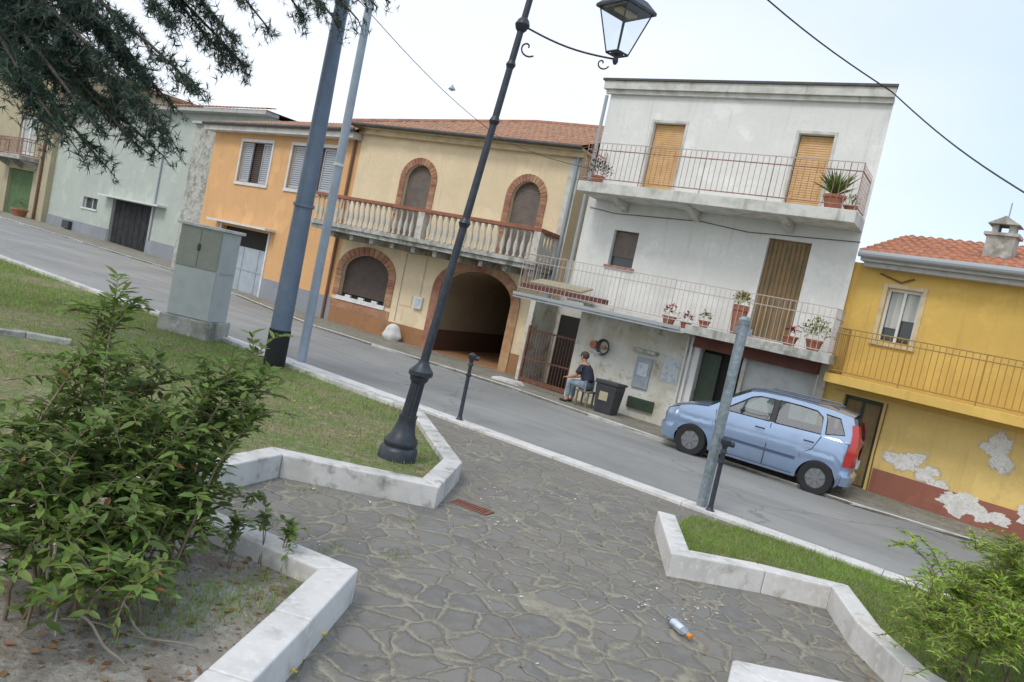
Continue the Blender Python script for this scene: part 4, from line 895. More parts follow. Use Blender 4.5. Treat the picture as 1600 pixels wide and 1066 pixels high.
# ================================================================== CAR
def build_car():
    fx, fy = (3.933,13.935); rx, ry = (5.934,12.538)
    d = Vector((fx-rx, fy-ry)).normalized(); nrm = Vector((-d.y, d.x))
    if nrm.dot(Vector((0, -1))) < 0: nrm = -nrm         # towards the camera
    mid = Vector(((fx+rx)/2, (fy+ry)/2)) - nrm*.70 + d*.36
    ang = atan2(d.y, d.x) + R(6.5)
    d = Vector((cos(ang), sin(ang)))
    slope = atan2(gz(d.x, d.y), 1)
    car = thing('parked_car', 'light blue compact five door hatchback parked facing left by the far kerb', 'car', (mid.x, mid.y, gz(mid.x, mid.y)))
    side = 1 if Vector((-sin(ang), cos(ang))).dot(nrm) > 0 else -1
    car.rotation_euler = (0, -slope, ang); car.scale = (.985, 1.0, 1.04)
    HWB = 1.15; AR = .345; AZ = .30
    # plan path: front centre -> left side -> rear centre
    def lerp(a, b, t): return a+(b-a)*t
    path = []
    for i in range(13): path.append((1.83-.05*(i/12)**2, .50*i/12))
    for i in range(1, 11):
        t = i/10*pi/2; path.append((1.46+.32*cos(t)**.9, .50+.27*sin(t)**.9))
    xs = []
    x = 1.44
    cuts = [1.15+AR, 1.15-AR, -1.15+AR, -1.15-AR]
    while x > -1.40: xs.append(x); x -= .03
    for c_ in cuts: xs += [c_+.002, c_-.002, c_+.012, c_-.012]
    xs = sorted(set(xs), reverse=True)
    for x in xs:
        bulge = .79-.02*((x)/1.4)**2
        path.append((x, bulge-.0 if abs(x) < 1.4 else .77))
    for i in range(1, 9):
        t = i/8*pi/2; path.append((-1.42-.25*sin(t)**.9, .765-.17*(1-cos(t))**.9))
    for i in range(1, 10): path.append((-1.67-.03*(i/9), .595*(1-i/9)))
    def ztop(x, y):
        if x > .95: 
            t = (x-.95)/(1.83-.95); return .965-.12*t-.16*t**3
        return lerp(.965, 1.02, (.95-x)/2.6)
    def zlow(x, y):
        if abs(y) > .55:
            for c_ in (HWB, -HWB):
                if abs(x-c_) < AR: return AZ-.06+sqrt(max(0, AR*AR-(x-c_)**2))+.0
        if x > 1.5: return .22
        if x < -1.5: return .27
        return .20
    rows = 14; vs = []
    for (x, y) in path:
        zl, zt = zlow(x, y), ztop(x, y)
        # outward normal approx
        for j in range(rows+1):
            t = j/rows; z = lerp(zl, zt, t); zn = (z-.2)/.8
            infl = -.05*max(0, (.38-zn)/.38)**2 - .055*max(0, (zn-.62)/.38)**2 + (.012 if .50 < zn < .60 else 0)
            k = .035*0
            L = sqrt((x*.45)**2+y*y)+1e-6
            nx, ny = (0, 1) if (abs(x) < 1.35) else ((1 if x > 0 else -1)*min(1, (abs(x)-1.35)/.3), max(0, 1-(abs(x)-1.35)/.35))
            q = sqrt(nx*nx+ny*ny); nx /= q; ny /= q
            # bumpers stand proud
            if abs(x) > 1.5: infl += .05 if zn < .34 else .0
            if x > 1.5 and zn > .6: infl -= .07*(zn-.6)/.4
            vs.append((x+nx*infl, y+ny*infl, z))
    n = rows+1; fs = [(i*n+j, (i+1)*n+j, (i+1)*n+j+1, i*n+j+1) for i in range(len(path)-1) for j in range(rows)]
    m = MB(); m.add(vs, fs); m.add([(x, -y, z) for x, y, z in vs], [f[::-1] for f in fs])
    # hood
    xsH = [.95+.8*i/12 for i in range(13)]
    hv = []
    def top_pt(x):
        best = min((p for p in range(len(path)) if path[p][1] > .3), key=lambda p: abs(path[p][0]-x)); return vs[best*n+rows]
    for x in xsH:
        tp = top_pt(x); W_ = tp[1] if x < 1.70 else tp[1]*.95
        for k in range(-8, 9):
            y = W_*k/8; xx = x
            hv.append((xx+.05*(1-(k/8)**2)*(1 if x > 1.6 else 0), y, ztop(x, y)+.055*(1-abs(k/8)**2.5)*(1-.6*((x-.95)/.8)**3)))
    hf = [(i*17+k, i*17+k+1, (i+1)*17+k+1, (i+1)*17+k) for i in range(12) for k in range(16)]
    m.add(hv, hf)
    # close nose
    fr = [vs[i*n+rows] for i in range(0, 14)]
    frl = [(x, -y, z) for x, y, z in fr[::-1]] + fr[1:]
    back = [hv[12*17+k] for k in range(17)]
    cnt = len(frl); bk = []
    for i in range(cnt):
        y = frl[i][1]; 
        k = max(0, min(16, (y/ max(.01, back[-1][1])+1)*8)); a = int(min(15, k)); t = k-a
        bk.append(tuple(lerp(back[a][c_], back[a+1][c_], t) for c_ in range(3)))
    m.add(frl+bk, [(i, i+1, cnt+i+1, cnt+i) for i in range(cnt-1)])
    # greenhouse side
    def gy(z): return .728-(z-.96)*.30
    top = [(.98, .955), (.66, 1.18), (.28, 1.415), (.05, 1.455), (-.35, 1.475), (-.8, 1.47), (-1.2, 1.45), (-1.5, 1.41), (-1.60, 1.2), (-1.675, 1.0)]
    bot = [(-1.67, .98), (.98, .93)]
    win = {'front_window': [(.62, .99), (.60, 1.06), (.24, 1.33), (.10, 1.375), (-.16, 1.39), (-.16, 1.0)],
           'rear_window': [(-.26, 1.0), (-.26, 1.395), (-.62, 1.395), (-.90, 1.38), (-1.02, 1.30), (-1.06, 1.02)],
           'quarter_window': [(-1.13, 1.04), (-1.10, 1.29), (-1.06, 1.365), (-1.30, 1.35), (-1.44, 1.10)]}
    outer = top+bot
    for sgn in (1, -1):
        polys = [[Vector((p[0], p[1], 0)) for p in outer]] + [[Vector((p[0], p[1], 0)) for p in h[::-1]] for h in win.values()]
        flat = [p for pl in polys for p in pl]; tr = tessellate_polygon(polys)
        m.add([(p.x, sgn*gy(p.y), p.y) for p in flat], [tuple(t) for t in tr])
        for h in win.values():
            q = len(h); m.add([(p[0], sgn*gy(p[1]), p[1]) for p in h]+[(p[0], sgn*(gy(p[1])-.025), p[1]) for p in h], [(i, (i+1) % q, (i+1) % q+q, i+q) for i in range(q)])
        # shoulder closing belt gap
        sh = []; 
        for i in range(30):
            x = .98-i*(2.62/29); tp = top_pt(x); sh.append((x, sgn*tp[1], tp[2])); sh.append((x, sgn*gy(.955), .955+.02*(i/29)+.012))
        m.add(sh, [(2*i, 2*i+1, 2*i+3, 2*i+2) for i in range(29)])
    # roof
    re = top[2:8]
    rv = []
    for (x, z) in re:
        for k in range(-8, 9): rv.append((x+.04*(1-(k/8)**2)*(1 if x > .2 else 0)-.05*(1-(k/8)**2)*(1 if x < -1.4 else 0), gy(z)*k/8, z+.055*(1-abs(k/8)**2.4)))
    m.add(rv, [(i*17+k, i*17+k+1, (i+1)*17+k+1, (i+1)*17+k) for i in range(len(re)-1) for k in range(16)])
    # rear hatch frame
    hb = [(-1.69, .70, .98), (-1.55, .60, 1.42)]
    for sgn in (1, -1):
        m.add([(-1.675, sgn*.722, .98), (-1.50, sgn*gy(1.41), 1.41), (-1.56, sgn*.45, 1.40), (-1.71, sgn*.54, .98)], [(0, 1, 2, 3)])
    m.box(-1.72, -1.66, -.60, .60, .93, 1.01)
    body = m.build('body', M['carpaint'], car, smooth=True)
    # closures, floor
    m = MB(); m.box(-1.6, 1.7, -.66, .66, .20, .26); m.box(.9, 1.0, -.68, .68, .26, .93); m.box(-1.62, -1.55, -.62, .62, .26, .95)
    for sg in (1, -1): m.box(-.78, .78, sg*.70-.02, sg*.70+.02, .21, .93); 
    m.build('underbody', M['cardark'], car)
    for nm, h in win.items():
        for sgn in (1, -1):
            q = MB(); q.add([(p[0], sgn*(gy(p[1])-.018), p[1]) for p in h], [tuple(range(len(h)))]); q.build(nm, M['carglass'], car)
    for nm, h in win.items():
        for sgn in (1, -1):
            q = MB(); q.tube([(p[0], sgn*(gy(p[1])+.002), p[1]) for p in h+[h[0]]], .009, 4); q.build('window_seal', M['cardark'], car)
    q = MB(); gv = []
    for i in range(7):
        t = i/6; xx = lerp(.98, .28, t); zz = lerp(.96, 1.425, t); w_ = lerp(.66, .56, t)
        for k in range(-6, 7): gv.append((xx+.09*(1-(k/6)**2)+.02*sin(pi*t), w_*k/6, zz+.03*(1-(k/6)**2)))
    q.add(gv, [(i*13+k, i*13+k+1, (i+1)*13+k+1, (i+1)*13+k) for i in range(6) for k in range(12)]); q.build('windscreen', M['carglass'], car, smooth=True)
    q = MB(); q.add([(-1.57, .45, 1.40), (-1.57, -.45, 1.40), (-1.715, -.54, 1.01), (-1.715, .54, 1.01)], [(0, 1, 2, 3)]); q.build('rear_glass', M['carglass'], car)
    # black B pillar, door seams, strip, handles
    for sgn in (1, -1):
        q = MB(); q.add([(-.155, sgn*(gy(1.0)+.003), 1.0), (-.265, sgn*(gy(1.0)+.003), 1.0), (-.265, sgn*(gy(1.395)+.003), 1.395), (-.155, sgn*(gy(1.39)+.003), 1.39)], [(0, 1, 2, 3)]); q.build('door_pillar', M['cardark'], car)
        q = MB(); q.tube([(-.21, sgn*.795, .26), (-.21, sgn*.80, .6), (-.21, sgn*.752, .98)], .006, 4); q.tube([(.72, sgn*.79, .30), (.74, sgn*.80, .6), (.80, sgn*.752, .96)], .006, 4); q.tube([(-.80, sgn*.782, .62), (-.98, sgn*.785, .75), (-1.08, sgn*.752, 1.0)], .006, 4); q.tube([(.74, sgn*.792, .255), (-.74, sgn*.792, .255)], .006, 4); q.tube([(.97, sgn*.70, .975), (1.35, sgn*.69, .925), (1.62, sgn*.60, .84)], .005, 4); q.build('door_seam', M['cardark'], car)
        q = MB(); q.box(-.74, .74, sgn*.800-.008, sgn*.800+.008, .50, .545); q.build('side_moulding', M['carroofbar'], car, bevel=.004)
        for x in (-.12, -.98):
            q = MB(); q.tube([(x, sgn*.795, .86), (x+.02, sgn*.822, .865), (x+.14, sgn*.822, .865), (x+.16, sgn*.795, .86)], .012, 6); q.build('door_handle', M['cardark'], car)
        q = MB(); q.tube([(.10, sgn*(gy(1.46)+.005), 1.485), (.05, sgn*(gy(1.46)+.01), 1.51), (-1.1, sgn*(gy(1.46)+.01), 1.53), (-1.25, sgn*gy(1.46), 1.49)], .014, 6); q.build('roof_rail', M['carroofbar'], car)
        bm = bmesh.new(); bmesh.ops.create_uvsphere(bm, u_segments=14, v_segments=8, radius=1)
        for v in bm.verts: v.co = Vector((.66+v.co.x*.055, sgn*(.87+v.co.y*.095), 1.03+v.co.z*.075))
        me = bpy.data.meshes.new('door_mirror'); bm.to_mesh(me); bm.free(); mi = link(me, 'door_mirror', M['carpaint'], car, smooth=True)
        q = MB(); q.tube([(.66, sgn*.73, .99), (.66, sgn*.82, 1.0)], .02, 6); q.build('mirror_stem', M['cardark'], mi)
        # lights
        q = MB(); q.prism([(1.44, .70), (1.60, .66), (1.70, .70), (1.66, .79), (1.46, .86)], sgn*.62, sgn*.625)
        vv = []
        for i in range(8):
            t = i/7; x = lerp(1.50, 1.80, t); y = lerp(.765, .50, t**1.8); 
            vv += [(x, sgn*(y+.012), .66), (x-.02, sgn*(y+.004), .74), (x-.07, sgn*(y-.02), .82-.03*t)]
        q = MB(); q.add(vv, [(3*i+j, 3*i+3+j, 3*i+4+j, 3*i+1+j) for i in range(7) for j in range(2)]); q.build('headlight', M['clearlamp'], car, smooth=True)
        q = MB(); q.add([(-1.58, sgn*.748, .62), (-1.56, sgn*.752, 1.0), (-1.55, sgn*.665, 1.30), (-1.50, sgn*.648, 1.30), (-1.685, sgn*.64, .62), (-1.70, sgn*.64, 1.0), (-1.635, sgn*.58, 1.30)], [])
        vv = []
        for z, x0, y0, x1, y1 in ((.60, -1.52, .762, -1.70, .62), (.80, -1.53, .768, -1.715, .63), (1.0, -1.56, .745, -1.72, .62), (1.15, -1.55, .69, -1.69, .585), (1.30, -1.51, .645, -1.64, .54)):
            vv += [(x0, sgn*y0, z), ((x0+x1)/2-.035, sgn*((y0+y1)/2+.035), z), (x1, sgn*y1, z)]
        q = MB(); q.add(vv, [(3*i+j, 3*i+3+j, 3*i+4+j, 3*i+1+j) for i in range(4) for j in range(2)]); q.build('tail_light', M['redlamp'], car, smooth=True)
    # bumpers grille
    q = MB(); q.box(1.80, 1.855, -.35, .35, .34, .44); q.build('grille', M['cardark'], car, bevel=.01)
    q = MB(); q.box(-1.745, -1.70, -.26, .26, .56, .66); q.build('number_plate', M['plasticw'], car)
    # interior
    for (x, y) in ((.15, .34), (.15, -.34), (-.75, .34), (-.75, -.34)):
        q = MB(); q.box(x-.25, x+.25, y-.24, y+.24, .35, .52); q.prism([(x-.32, .5), (x-.18, .5), (x-.26, 1.08), (x-.38, 1.08)], y-.22, y+.22); q.box(x-.40, x-.31, y-.11, y+.11, 1.10, 1.24); q.build('car_seat', M['seat'], car, bevel=.03)
    q = MB(); q.tube([(.52+.06*sin(t), .34+.18*cos(t), .90+.17*sin(t)) for t in [2*pi*i/16 for i in range(17)]], .014, 6); q.tube([(.52, .34, .9), (.8, .34, .82)], .025, 6); q.build('steering_wheel', M['cardark'], car)
    q = MB(); q.box(.70, .96, -.64, .64, .70, .93); q.build('dashboard', M['cardark'], car, bevel=.03)
    # wheels
    for cx_ in (HWB, -HWB):
        for sgn in (1, -1):
            yy = sgn*.715
            q = MB(); vs_ = []; prof = [(.17, -.075), (.22, -.085), (.275, -.085), (.292, -.06), (.295, 0), (.292, .06), (.275, .085), (.22, .085), (.17, .075)]
            nn = 32
            for r_, w_ in prof:
                for k in range(nn): vs_.append((cx_+r_*cos(2*pi*k/nn), yy+w_, .29+r_*sin(2*pi*k/nn)))
            q.add(vs_, [(i*nn+k, i*nn+(k+1) % nn, (i+1)*nn+(k+1) % nn, (i+1)*nn+k) for i in range(len(prof)-1) for k in range(nn)])
            wheel = q.build('wheel', M['tyre'], car, smooth=True)
            q = MB(); q.prism([(cx_+.20*cos(2*pi*k/24), .29+.20*sin(2*pi*k/24)) for k in range(24)], yy+sgn*.055, yy+sgn*.03)
            for k in range(7):
                t = 2*pi*k/7; c1, s1 = cos(t), sin(t)
                q.prism([(cx_+.04*c1-.025*s1, .29+.04*s1+.025*c1), (cx_+.04*c1+.025*s1, .29+.04*s1-.025*c1), (cx_+.185*c1+.035*s1, .29+.185*s1-.035*c1), (cx_+.185*c1-.035*s1, .29+.185*s1+.035*c1)], yy+sgn*.072, yy+sgn*.056)
            q.prism([(cx_+.05*cos(2*pi*k/16), .29+.05*sin(2*pi*k/16)) for k in range(16)], yy+sgn*.08, yy+sgn*.056)
            q.build('wheel_cover', M['hub'], wheel)
            q = MB(); q.prism([(cx_+.33*cos(2*pi*k/20), .26+.33*sin(2*pi*k/20)) for k in range(20) if True], sgn*.60, sgn*.55); q.build('wheel_well', M['cardark'], car)
    return car
build_car()

# ================================================================== PERSON, BIN, POTS
def skin_body(name, joints, edges, mat, parent, levels=1):
    me = bpy.data.meshes.new(name); me.from_pydata([j[0] for j in joints], edges, []); me.update()
    o = bpy.data.objects.new(name, me); C.objects.link(o); me.materials.append(mat)
    if parent: o.parent = parent
    sk = o.modifiers.new('skin', 'SKIN'); sk.use_smooth_shade = True
    for i, j in enumerate(joints): me.skin_vertices[0].data[i].radius = (j[1], j[2] if len(j) > 2 else j[1])
    me.skin_vertices[0].data[0].use_root = True
    s = o.modifiers.new('sub', 'SUBSURF'); s.levels = levels; s.render_levels = levels
    return o
pw = W.world(.98, -.95, 0); pz = gz(pw[0], pw[1])+.05
person = thing('person', 'person in navy top and pale trousers sitting bent forward beside the dark bin', 'person', (pw[0], pw[1], pz), R(-33))
# faces -x (left in the photo); seat height .45
def person_parts():
    J = []; E2 = []
    def add(p, r, r2=None, par=None):
        J.append((p, r, r2 or r)); i = len(J)-1
        if par is not None: E2.append((par, i))
        return i
    pel = add((.10, 0, .52), .15, .12)
    a = add((.06, 0, .66), .115, .09, pel); b = add((-.01, 0, .80), .12, .09, a); c = add((-.08, 0, .91), .085, .07, b)
    nk = add((-.11, 0, .99), .052, .052, c); hd0 = add((-.14, 0, 1.06), .075, .07, nk); hd = add((-.165, 0, 1.13), .095, .082, hd0); add((-.16, 0, 1.20), .075, .066, hd)
    for s in (1, -1):
        sh = add((-.06, s*.17, .90), .06, .06, c); el = add((-.16, s*.23, .68), .043, .043, sh); wr = add((-.36, s*.15, .60), .028, .024, el); pm = add((-.42, s*.13, .585), .036, .018, wr)
        for k, (dy, L) in enumerate(((-.026, .062), (-.009, .072), (.009, .068), (.026, .052))):
            f1 = add((-.455, s*.13+dy, .585), .0095, .0095, pm); f2 = add((-.455-L*.5, s*.13+dy*1.1, .572), .0085, .0085, f1); add((-.455-L*.8, s*.13+dy*1.1, .548), .007, .007, f2)
        t1 = add((-.40, s*.085, .575), .011, .011, pm); add((-.43, s*.068, .56), .009, .009, t1)
        hp = add((.04, s*.10, .50), .10, .095, pel); kn = add((-.34, s*.13, .50), .062, .062, hp); an = add((-.30, s*.12, .10), .04, .04, kn); ft = add((-.38, s*.13, .04), .042, .03, an); add((-.48, s*.14, .03), .036, .024, ft)
    return J, E2
J, E2 = person_parts()
body = skin_body('body', J, E2, M['skin'], person, 2)
# clothes follow the body, slightly larger
T_ = [((.10, 0, .55), .175, .15), ((.06, 0, .66), .18, .155), ((-.01, 0, .80), .20, .165), ((-.07, 0, .91), .155, .125)]
tj = [(a, b, c) for a, b, c in T_]; te = [(0, 1), (1, 2), (2, 3)]
for s in (1, -1):
    i = len(tj); tj += [((-.06, s*.165, .90), .088, .088), ((-.145, s*.222, .71), .066, .066)]; te += [(3, i), (i, i+1)]
skin_body('shirt', tj, te, M['cloth_navy'], person, 2)
tj = [((.10, 0, .50), .155, .135)]; te = []
for s in (1, -1):
    i = len(tj); tj += [((.04, s*.10, .50), .112, .105), ((-.34, s*.13, .50), .076, .076), ((-.305, s*.12, .12), .056, .056)]; te += [(0, i), (i, i+1), (i+1, i+2)]
skin_body('trousers', tj, te, M['cloth_pale'], person, 2)
for s in (1, -1): skin_body('shoe', [((-.29, s*.12, .05), .05, .045), ((-.38, s*.13, .045), .052, .042), ((-.49, s*.14, .035), .042, .032)], [(0, 1), (1, 2)], M['cardark'], person, 2)
m = MB(); bm = bmesh.new(); bmesh.ops.create_uvsphere(bm, u_segments=18, v_segments=12, radius=1)
for v in bm.verts: v.co = Vector((-.145+v.co.x*.108, v.co.y*.096, 1.165+max(-.35 if v.co.x < 0 else -.9, v.co.z)*.10))
me = bpy.data.meshes.new('hair'); bm.to_mesh(me); bm.free(); link(me, 'hair', M['hair'], person, smooth=True)
m = MB(); m.tube([(-.262, 0, 1.14), (-.288, 0, 1.10), (-.262, 0, 1.09)], [.008, .014, .010], 8); m.build('nose', M['skin'], person, smooth=True)
m = MB()
for s in (1, -1): m.box(-.263, -.255, s*.034-.012, s*.034+.012, 1.125, 1.135)
m.box(-.262, -.252, -.022, .022, 1.052, 1.058); m.build('eyes_and_mouth', M['hair'], person)
m = MB()
for s in (1, -1): m.tube([(-.16, s*.088, 1.15), (-.15, s*.102, 1.13), (-.16, s*.09, 1.09)], [.01, .016, .008], 6)
m.build('ear', M['skin'], person, smooth=True)
st = thing('stool', 'low wooden stool under the seated person', 'stool', (*W.world(1.06, -.95, 0)[:2], pz), R(-33))
m = MB(); m.box(-.18, .18, -.18, .18, .35, .385); m.build('seat', M['woodolive'], st, bevel=.008)
for a in (-.14, .14):
    for b in (-.14, .14): m = MB(); m.box(a-.018, a+.018, b-.018, b+.018, -.02, .349); m.build('leg', M['woodolive'], st)
bw = W.world(1.60, -.85, 0); bzz = gz(bw[0], bw[1])+.05
bn = thing('waste_bin', 'dark grey plastic bin with sloping lid beside the seated person', 'bin', (bw[0], bw[1], bzz), R(-33))
m = MB(); a0, a1 = .21, .27
m.add([(-a0, -.2, 0), (a0, -.2, 0), (a0, .2, 0), (-a0, .2, 0), (-a1, -.25, .66), (a1, -.25, .66), (a1, .25, .66), (-a1, .25, .66)], [(0, 3, 2, 1), (4, 5, 6, 7), (0, 1, 5, 4), (1, 2, 6, 5), (2, 3, 7, 6), (3, 0, 4, 7)]); m.build('tub', M['blackplastic'], bn, bevel=.02)
m = MB(); m.prism([(-.27, .665), (.29, .665), (.29, .72), (-.27, .76)], -.29, .29, 'yz'); m.build('lid', M['blackplastic'], bn, bevel=.02)
m = MB(); m.tube([(-.2, .3, .70), (.2, .3, .70)], .015, 6); m.build('handle', M['blackplastic'], bn)
m = MB(); m.box(-.13, .08, -.245, -.235, .30, .50); m.build('label_panel', M['olive'], bn)
# wall ornament: coiled hose with brown drum
hc = W.world(.72, -.06, 0)
ho = thing('hose_reel', 'coiled dark grey hose with brown drum hung on the stained white wall', 'hose reel', (hc[0], hc[1], .99), R(-33))
m = MB()
for k in range(5): m.tube([(.12+(.12+.012*k)*cos(t), -.04-.012*k, (.15+.012*k)*sin(t)) for t in [2*pi*i/20 for i in range(21)]], .012, 6)
m.build('hose', M['blackplastic'], ho, smooth=True)
m = MB(); m.tube([(-.14, .03, .02), (-.14, -.12, .02)], .09, 14); m.tube([(.12, .03, 0), (.12, -.08, 0)], .05, 12); m.build('drum', M['pot'], ho)
m = MB(); m.tube([(-.3, -.02, -.05), (-.22, -.05, -.12), (-.05, -.08, -.15), (.1, -.1, -.16)], .012, 6); m.build('nozzle_pipe', M['plasticw'], ho)

def leaves_obj(name, pos, dirs, size, mat, parent, T=LEAF4_V, F=LEAF4_F, widths=None):
    roll = rng.uniform(-.6, .6, len(pos)); me = instance(name, T, F, pos, dirs, size, roll, widths)
    return link(me, name, mat, parent)
def potted(label, loc, r, h, kind, fol, n, size, flowers=0, group='potted plants on the balconies'):
    o = thing('potted_plant', label, 'potted plant', loc, 0, group)
    m = MB(); m.lathe([(r*.7, 0), (r*.98, h*.8), (r*1.1, h*.82), (r*1.1, h), (r*.9, h), (r*.85, h*.9)], n=16); m.build('pot', M['pot'], o, smooth=True)
    th = rng.uniform(0, 2*pi, n); ph = rng.uniform(.1, 1.45 if kind == 'bushy' else 1.1, n); rad = rng.uniform(.2, 1, n)**.6*size
    d = np.stack([np.cos(th)*np.sin(ph), np.sin(th)*np.sin(ph), np.cos(ph)], 1)
    if kind == 'spiky':
        leaves_obj('foliage', np.zeros((n, 3))+[0, 0, h], d, rng.uniform(.6, 1.05, n)*size, fol, o, widths=np.full(n, .16))
    else:
        p = d*rad[:, None]+[0, 0, h+.04]; leaves_obj('foliage', p, d+rng.normal(0, .6, (n, 3)), rng.uniform(.05, .09, n), fol, o, widths=np.full(n, 1.2))
    if flowers:
        th = rng.uniform(0, 2*pi, flowers); ph = rng.uniform(0, 1.3, flowers); d = np.stack([np.cos(th)*np.sin(ph), np.sin(th)*np.sin(ph), np.cos(ph)], 1)
        leaves_obj('flowers', d*size*rng.uniform(.8, 1.1, flowers)[:, None]+[0, 0, h+.05], d+rng.normal(0, .5, (flowers, 3)), rng.uniform(.04, .07, flowers), M['flower'], o, widths=np.full(flowers, 1.6))
    return o
def wp(u, v, z): return W.world(u, v, z)
potted('terracotta pot of spiky leaves at the right end of the upper balcony', wp(5.35, -.7, 4.742), .2, .3, 'spiky', M['leaf'], 60, .62)
potted('small terracotta pot beside the spiky plant on the upper balcony', wp(5.62, -.35, 4.742), .13, .2, 'bushy', M['leaf'], 60, .16)
potted('grey leaved pot plant at the left end of the upper balcony', wp(.02, -.7, 4.742), .15, .2, 'bushy', M['needle'], 200, .34, 8)
potted('red geranium pot in the middle of the lower balcony railing', wp(2.55, -.72, 1.852), .15, .2, 'bushy', M['leafred'], 60, .2, 14)
potted('small red leaved pot on the lower balcony between two geraniums', wp(2.95, -.72, 1.852), .12, .15, 'bushy', M['leafred'], 50, .16, 6)
potted('low potted succulent left of the brown balcony door', wp(3.35, -.72, 1.957), .12, .15, 'bushy', M['leaf'], 60, .15, 8)
potted('tall green geranium with pink flowers before the brown balcony door', wp(4.05, -.72, 1.957), .16, .62, 'bushy', M['leafb'], 200, .22, 26)
potted('tipped terracotta pot at the right end of the lower balcony', wp(5.15, -.7, 1.957), .15, .2, 'bushy', M['leafred'], 60, .14, 8)
potted('pale leafy pot plant in the right corner of the lower balcony', wp(5.6, -.6, 1.957), .16, .22, 'bushy', M['grass'], 260, .38)
v_ = V.world(-1.2, -.8, 0); potted('red pot with dark plant at the foot of the olive house', (v_[0], v_[1], gz(v_[0], v_[1])+.05), .45, .45, 'bushy', M['needle'], 200, .6, group='pots')

# ================================================================== VEGETATION
def curve_pts(a, b, sag=0., n=10, up=0.):
    a, b = np.array(a, float), np.array(b, float); t = np.linspace(0, 1, n)[:, None]
    p = a+(b-a)*t; p[:, 2] += (up*np.sin(pi*t[:, 0])-sag*t[:, 0]**2); return p
# ---- left shrub
def shrub(name, label, roots, tips, leafmat_, nside, leafsize, leafw, side_len, seed, sr=1.):
    r = np.random.default_rng(seed); base = np.mean(np.array(roots), 0)
    o = thing(name, label, 'shrub', (base[0], base[1], base[2]))
    m = MB(); LPp, LD, LS = [], [], []
    for tip in tips:
        rt_ = np.array(roots[r.integers(len(roots))])+r.normal(0, .07*min(1, sr*sr), 3)*[1, 1, 0]
        p = curve_pts(rt_, tip, n=12, up=.18+.1*r.random()); p += np.cumsum(r.normal(0, .008, p.shape), 0)
        m.tube([tuple(q-base) for q in p], list(np.linspace(.009*sr, .003*sr, 12)), 5, cap=False)
        segs = [p]
        for k in range(nside):
            i = r.integers(3, 11); q0 = p[i]; d = r.normal(0, 1, 3); d[2] = abs(d[2])*.5+.25; d /= np.linalg.norm(d)
            L = side_len*r.uniform(.4, 1.1); q1 = q0+d*L
            s = curve_pts(q0, q1, sag=L*.22, n=7, up=L*.12); segs.append(s)
            m.tube([tuple(q-base) for q in s], list(np.linspace(.004*sr, .0018*sr, 7)), 4, cap=False)
        for si, s in enumerate(segs):
            L = np.sum(np.linalg.norm(np.diff(s, axis=0), axis=1)); nn = max(3, int(L/(leafsize*.42)))
            for k in range(nn):
                t = (k+.5)/nn
                if si == 0 and t < .25: continue
                f = t*(len(s)-1); i = min(int(f), len(s)-2); q = s[i]+(s[i+1]-s[i])*(f-i); ax_ = s[i+1]-s[i]; ax_ /= np.linalg.norm(ax_)+1e-9
                az = r.uniform(0, pi)
                for sg in (0, pi):
                    u = np.array([cos(az+sg), sin(az+sg), .25]); u = u*.9+ax_*.55+[0, 0, -.15]+r.normal(0, .15, 3)
                    LPp.append(q-base); LD.append(u); LS.append(leafsize*r.uniform(.55, 1.15))
    m.build('stems', M['stem'], o, smooth=True)
    LPp, LD, LS = np.array(LPp), np.array(LD), np.array(LS)
    me = instance('leaves', LEAF_V, LEAF_F, LPp, LD, LS, r.uniform(-.5, .5, len(LS)), np.full(len(LS), leafw)); link(me, 'leaves', leafmat_, o)
    return o, len(LS)
def g3(p, h=.08): return (p[0], p[1], gz(*p)+h)
roots = [g3((-1.787,3.162)), g3((-1.535,3.397)), g3((-2.030,3.788)), g3((-1.662,4.028)), g3((-2.382,3.842)), g3((-1.745,4.527)), g3((-2.337,3.340))]
tips = [(-2.277,4.281,1.530), (-2.038,4.175,1.453), (-2.576,4.372,1.394), (-2.195,3.973,1.423), (-2.285,4.053,1.149), (-2.219,3.848,1.075), (-2.368,3.828,0.803), (-2.312,3.523,0.737), (-1.528,4.562,1.251), (-1.394,4.456,1.168), (-1.605,4.353,1.134),
 (-1.667,4.249,1.075), (-1.755,4.046,1.044), (-1.741,3.838,0.936), (-1.495,4.342,0.983), (-1.361,4.438,0.917), (-1.451,4.228,0.779), (-1.494,4.118,0.642), (-1.462,3.911,0.555), (-1.458,3.705,0.476), (-1.409,3.796,0.352),
 (-1.801,3.636,0.923), (-1.885,3.529,0.828), (-1.969,3.425,0.768), (-1.938,3.217,0.673), (-2.100,3.213,0.610), (-1.659,3.528,0.812), (-1.577,3.722,0.719), (-1.645,3.318,0.679), (-1.741,3.210,0.569), (-1.497,3.412,0.590), (-1.580,3.927,0.777), (-1.920,3.105,0.505), (-1.735,3.100,0.432),
 (-1.544,3.203,0.465), (-1.483,3.397,0.377), (-1.360,3.492,0.304), (-2.451,3.516,0.644), (-2.312,3.300,0.417), (-1.554,4.138,0.926), (-2.132,4.239,0.939), (-1.535,4.645,1.013), (-2.360,4.332,0.838), (-1.881,4.328,0.785), (-1.549,3.095,0.358), (-1.726,2.991,0.305), (-1.750,2.886,0.236), (-1.446,3.190,0.282), (-1.413,4.103,0.437), (-2.158,4.548,1.056), (-1.968,4.750,1.078), (-1.611,2.835,0.236), (-1.471,2.890,0.295), (-1.360,2.988,0.260), (-1.772,2.799,0.429), (-1.369,3.286,0.227), (-1.334,3.483,0.182), (-1.563,2.894,0.355), (-1.728,2.692,0.330), (-1.329,3.792,0.300), (-1.501,3.900,0.405), (-1.534,3.099,0.418), (-1.801,2.997,0.399)]
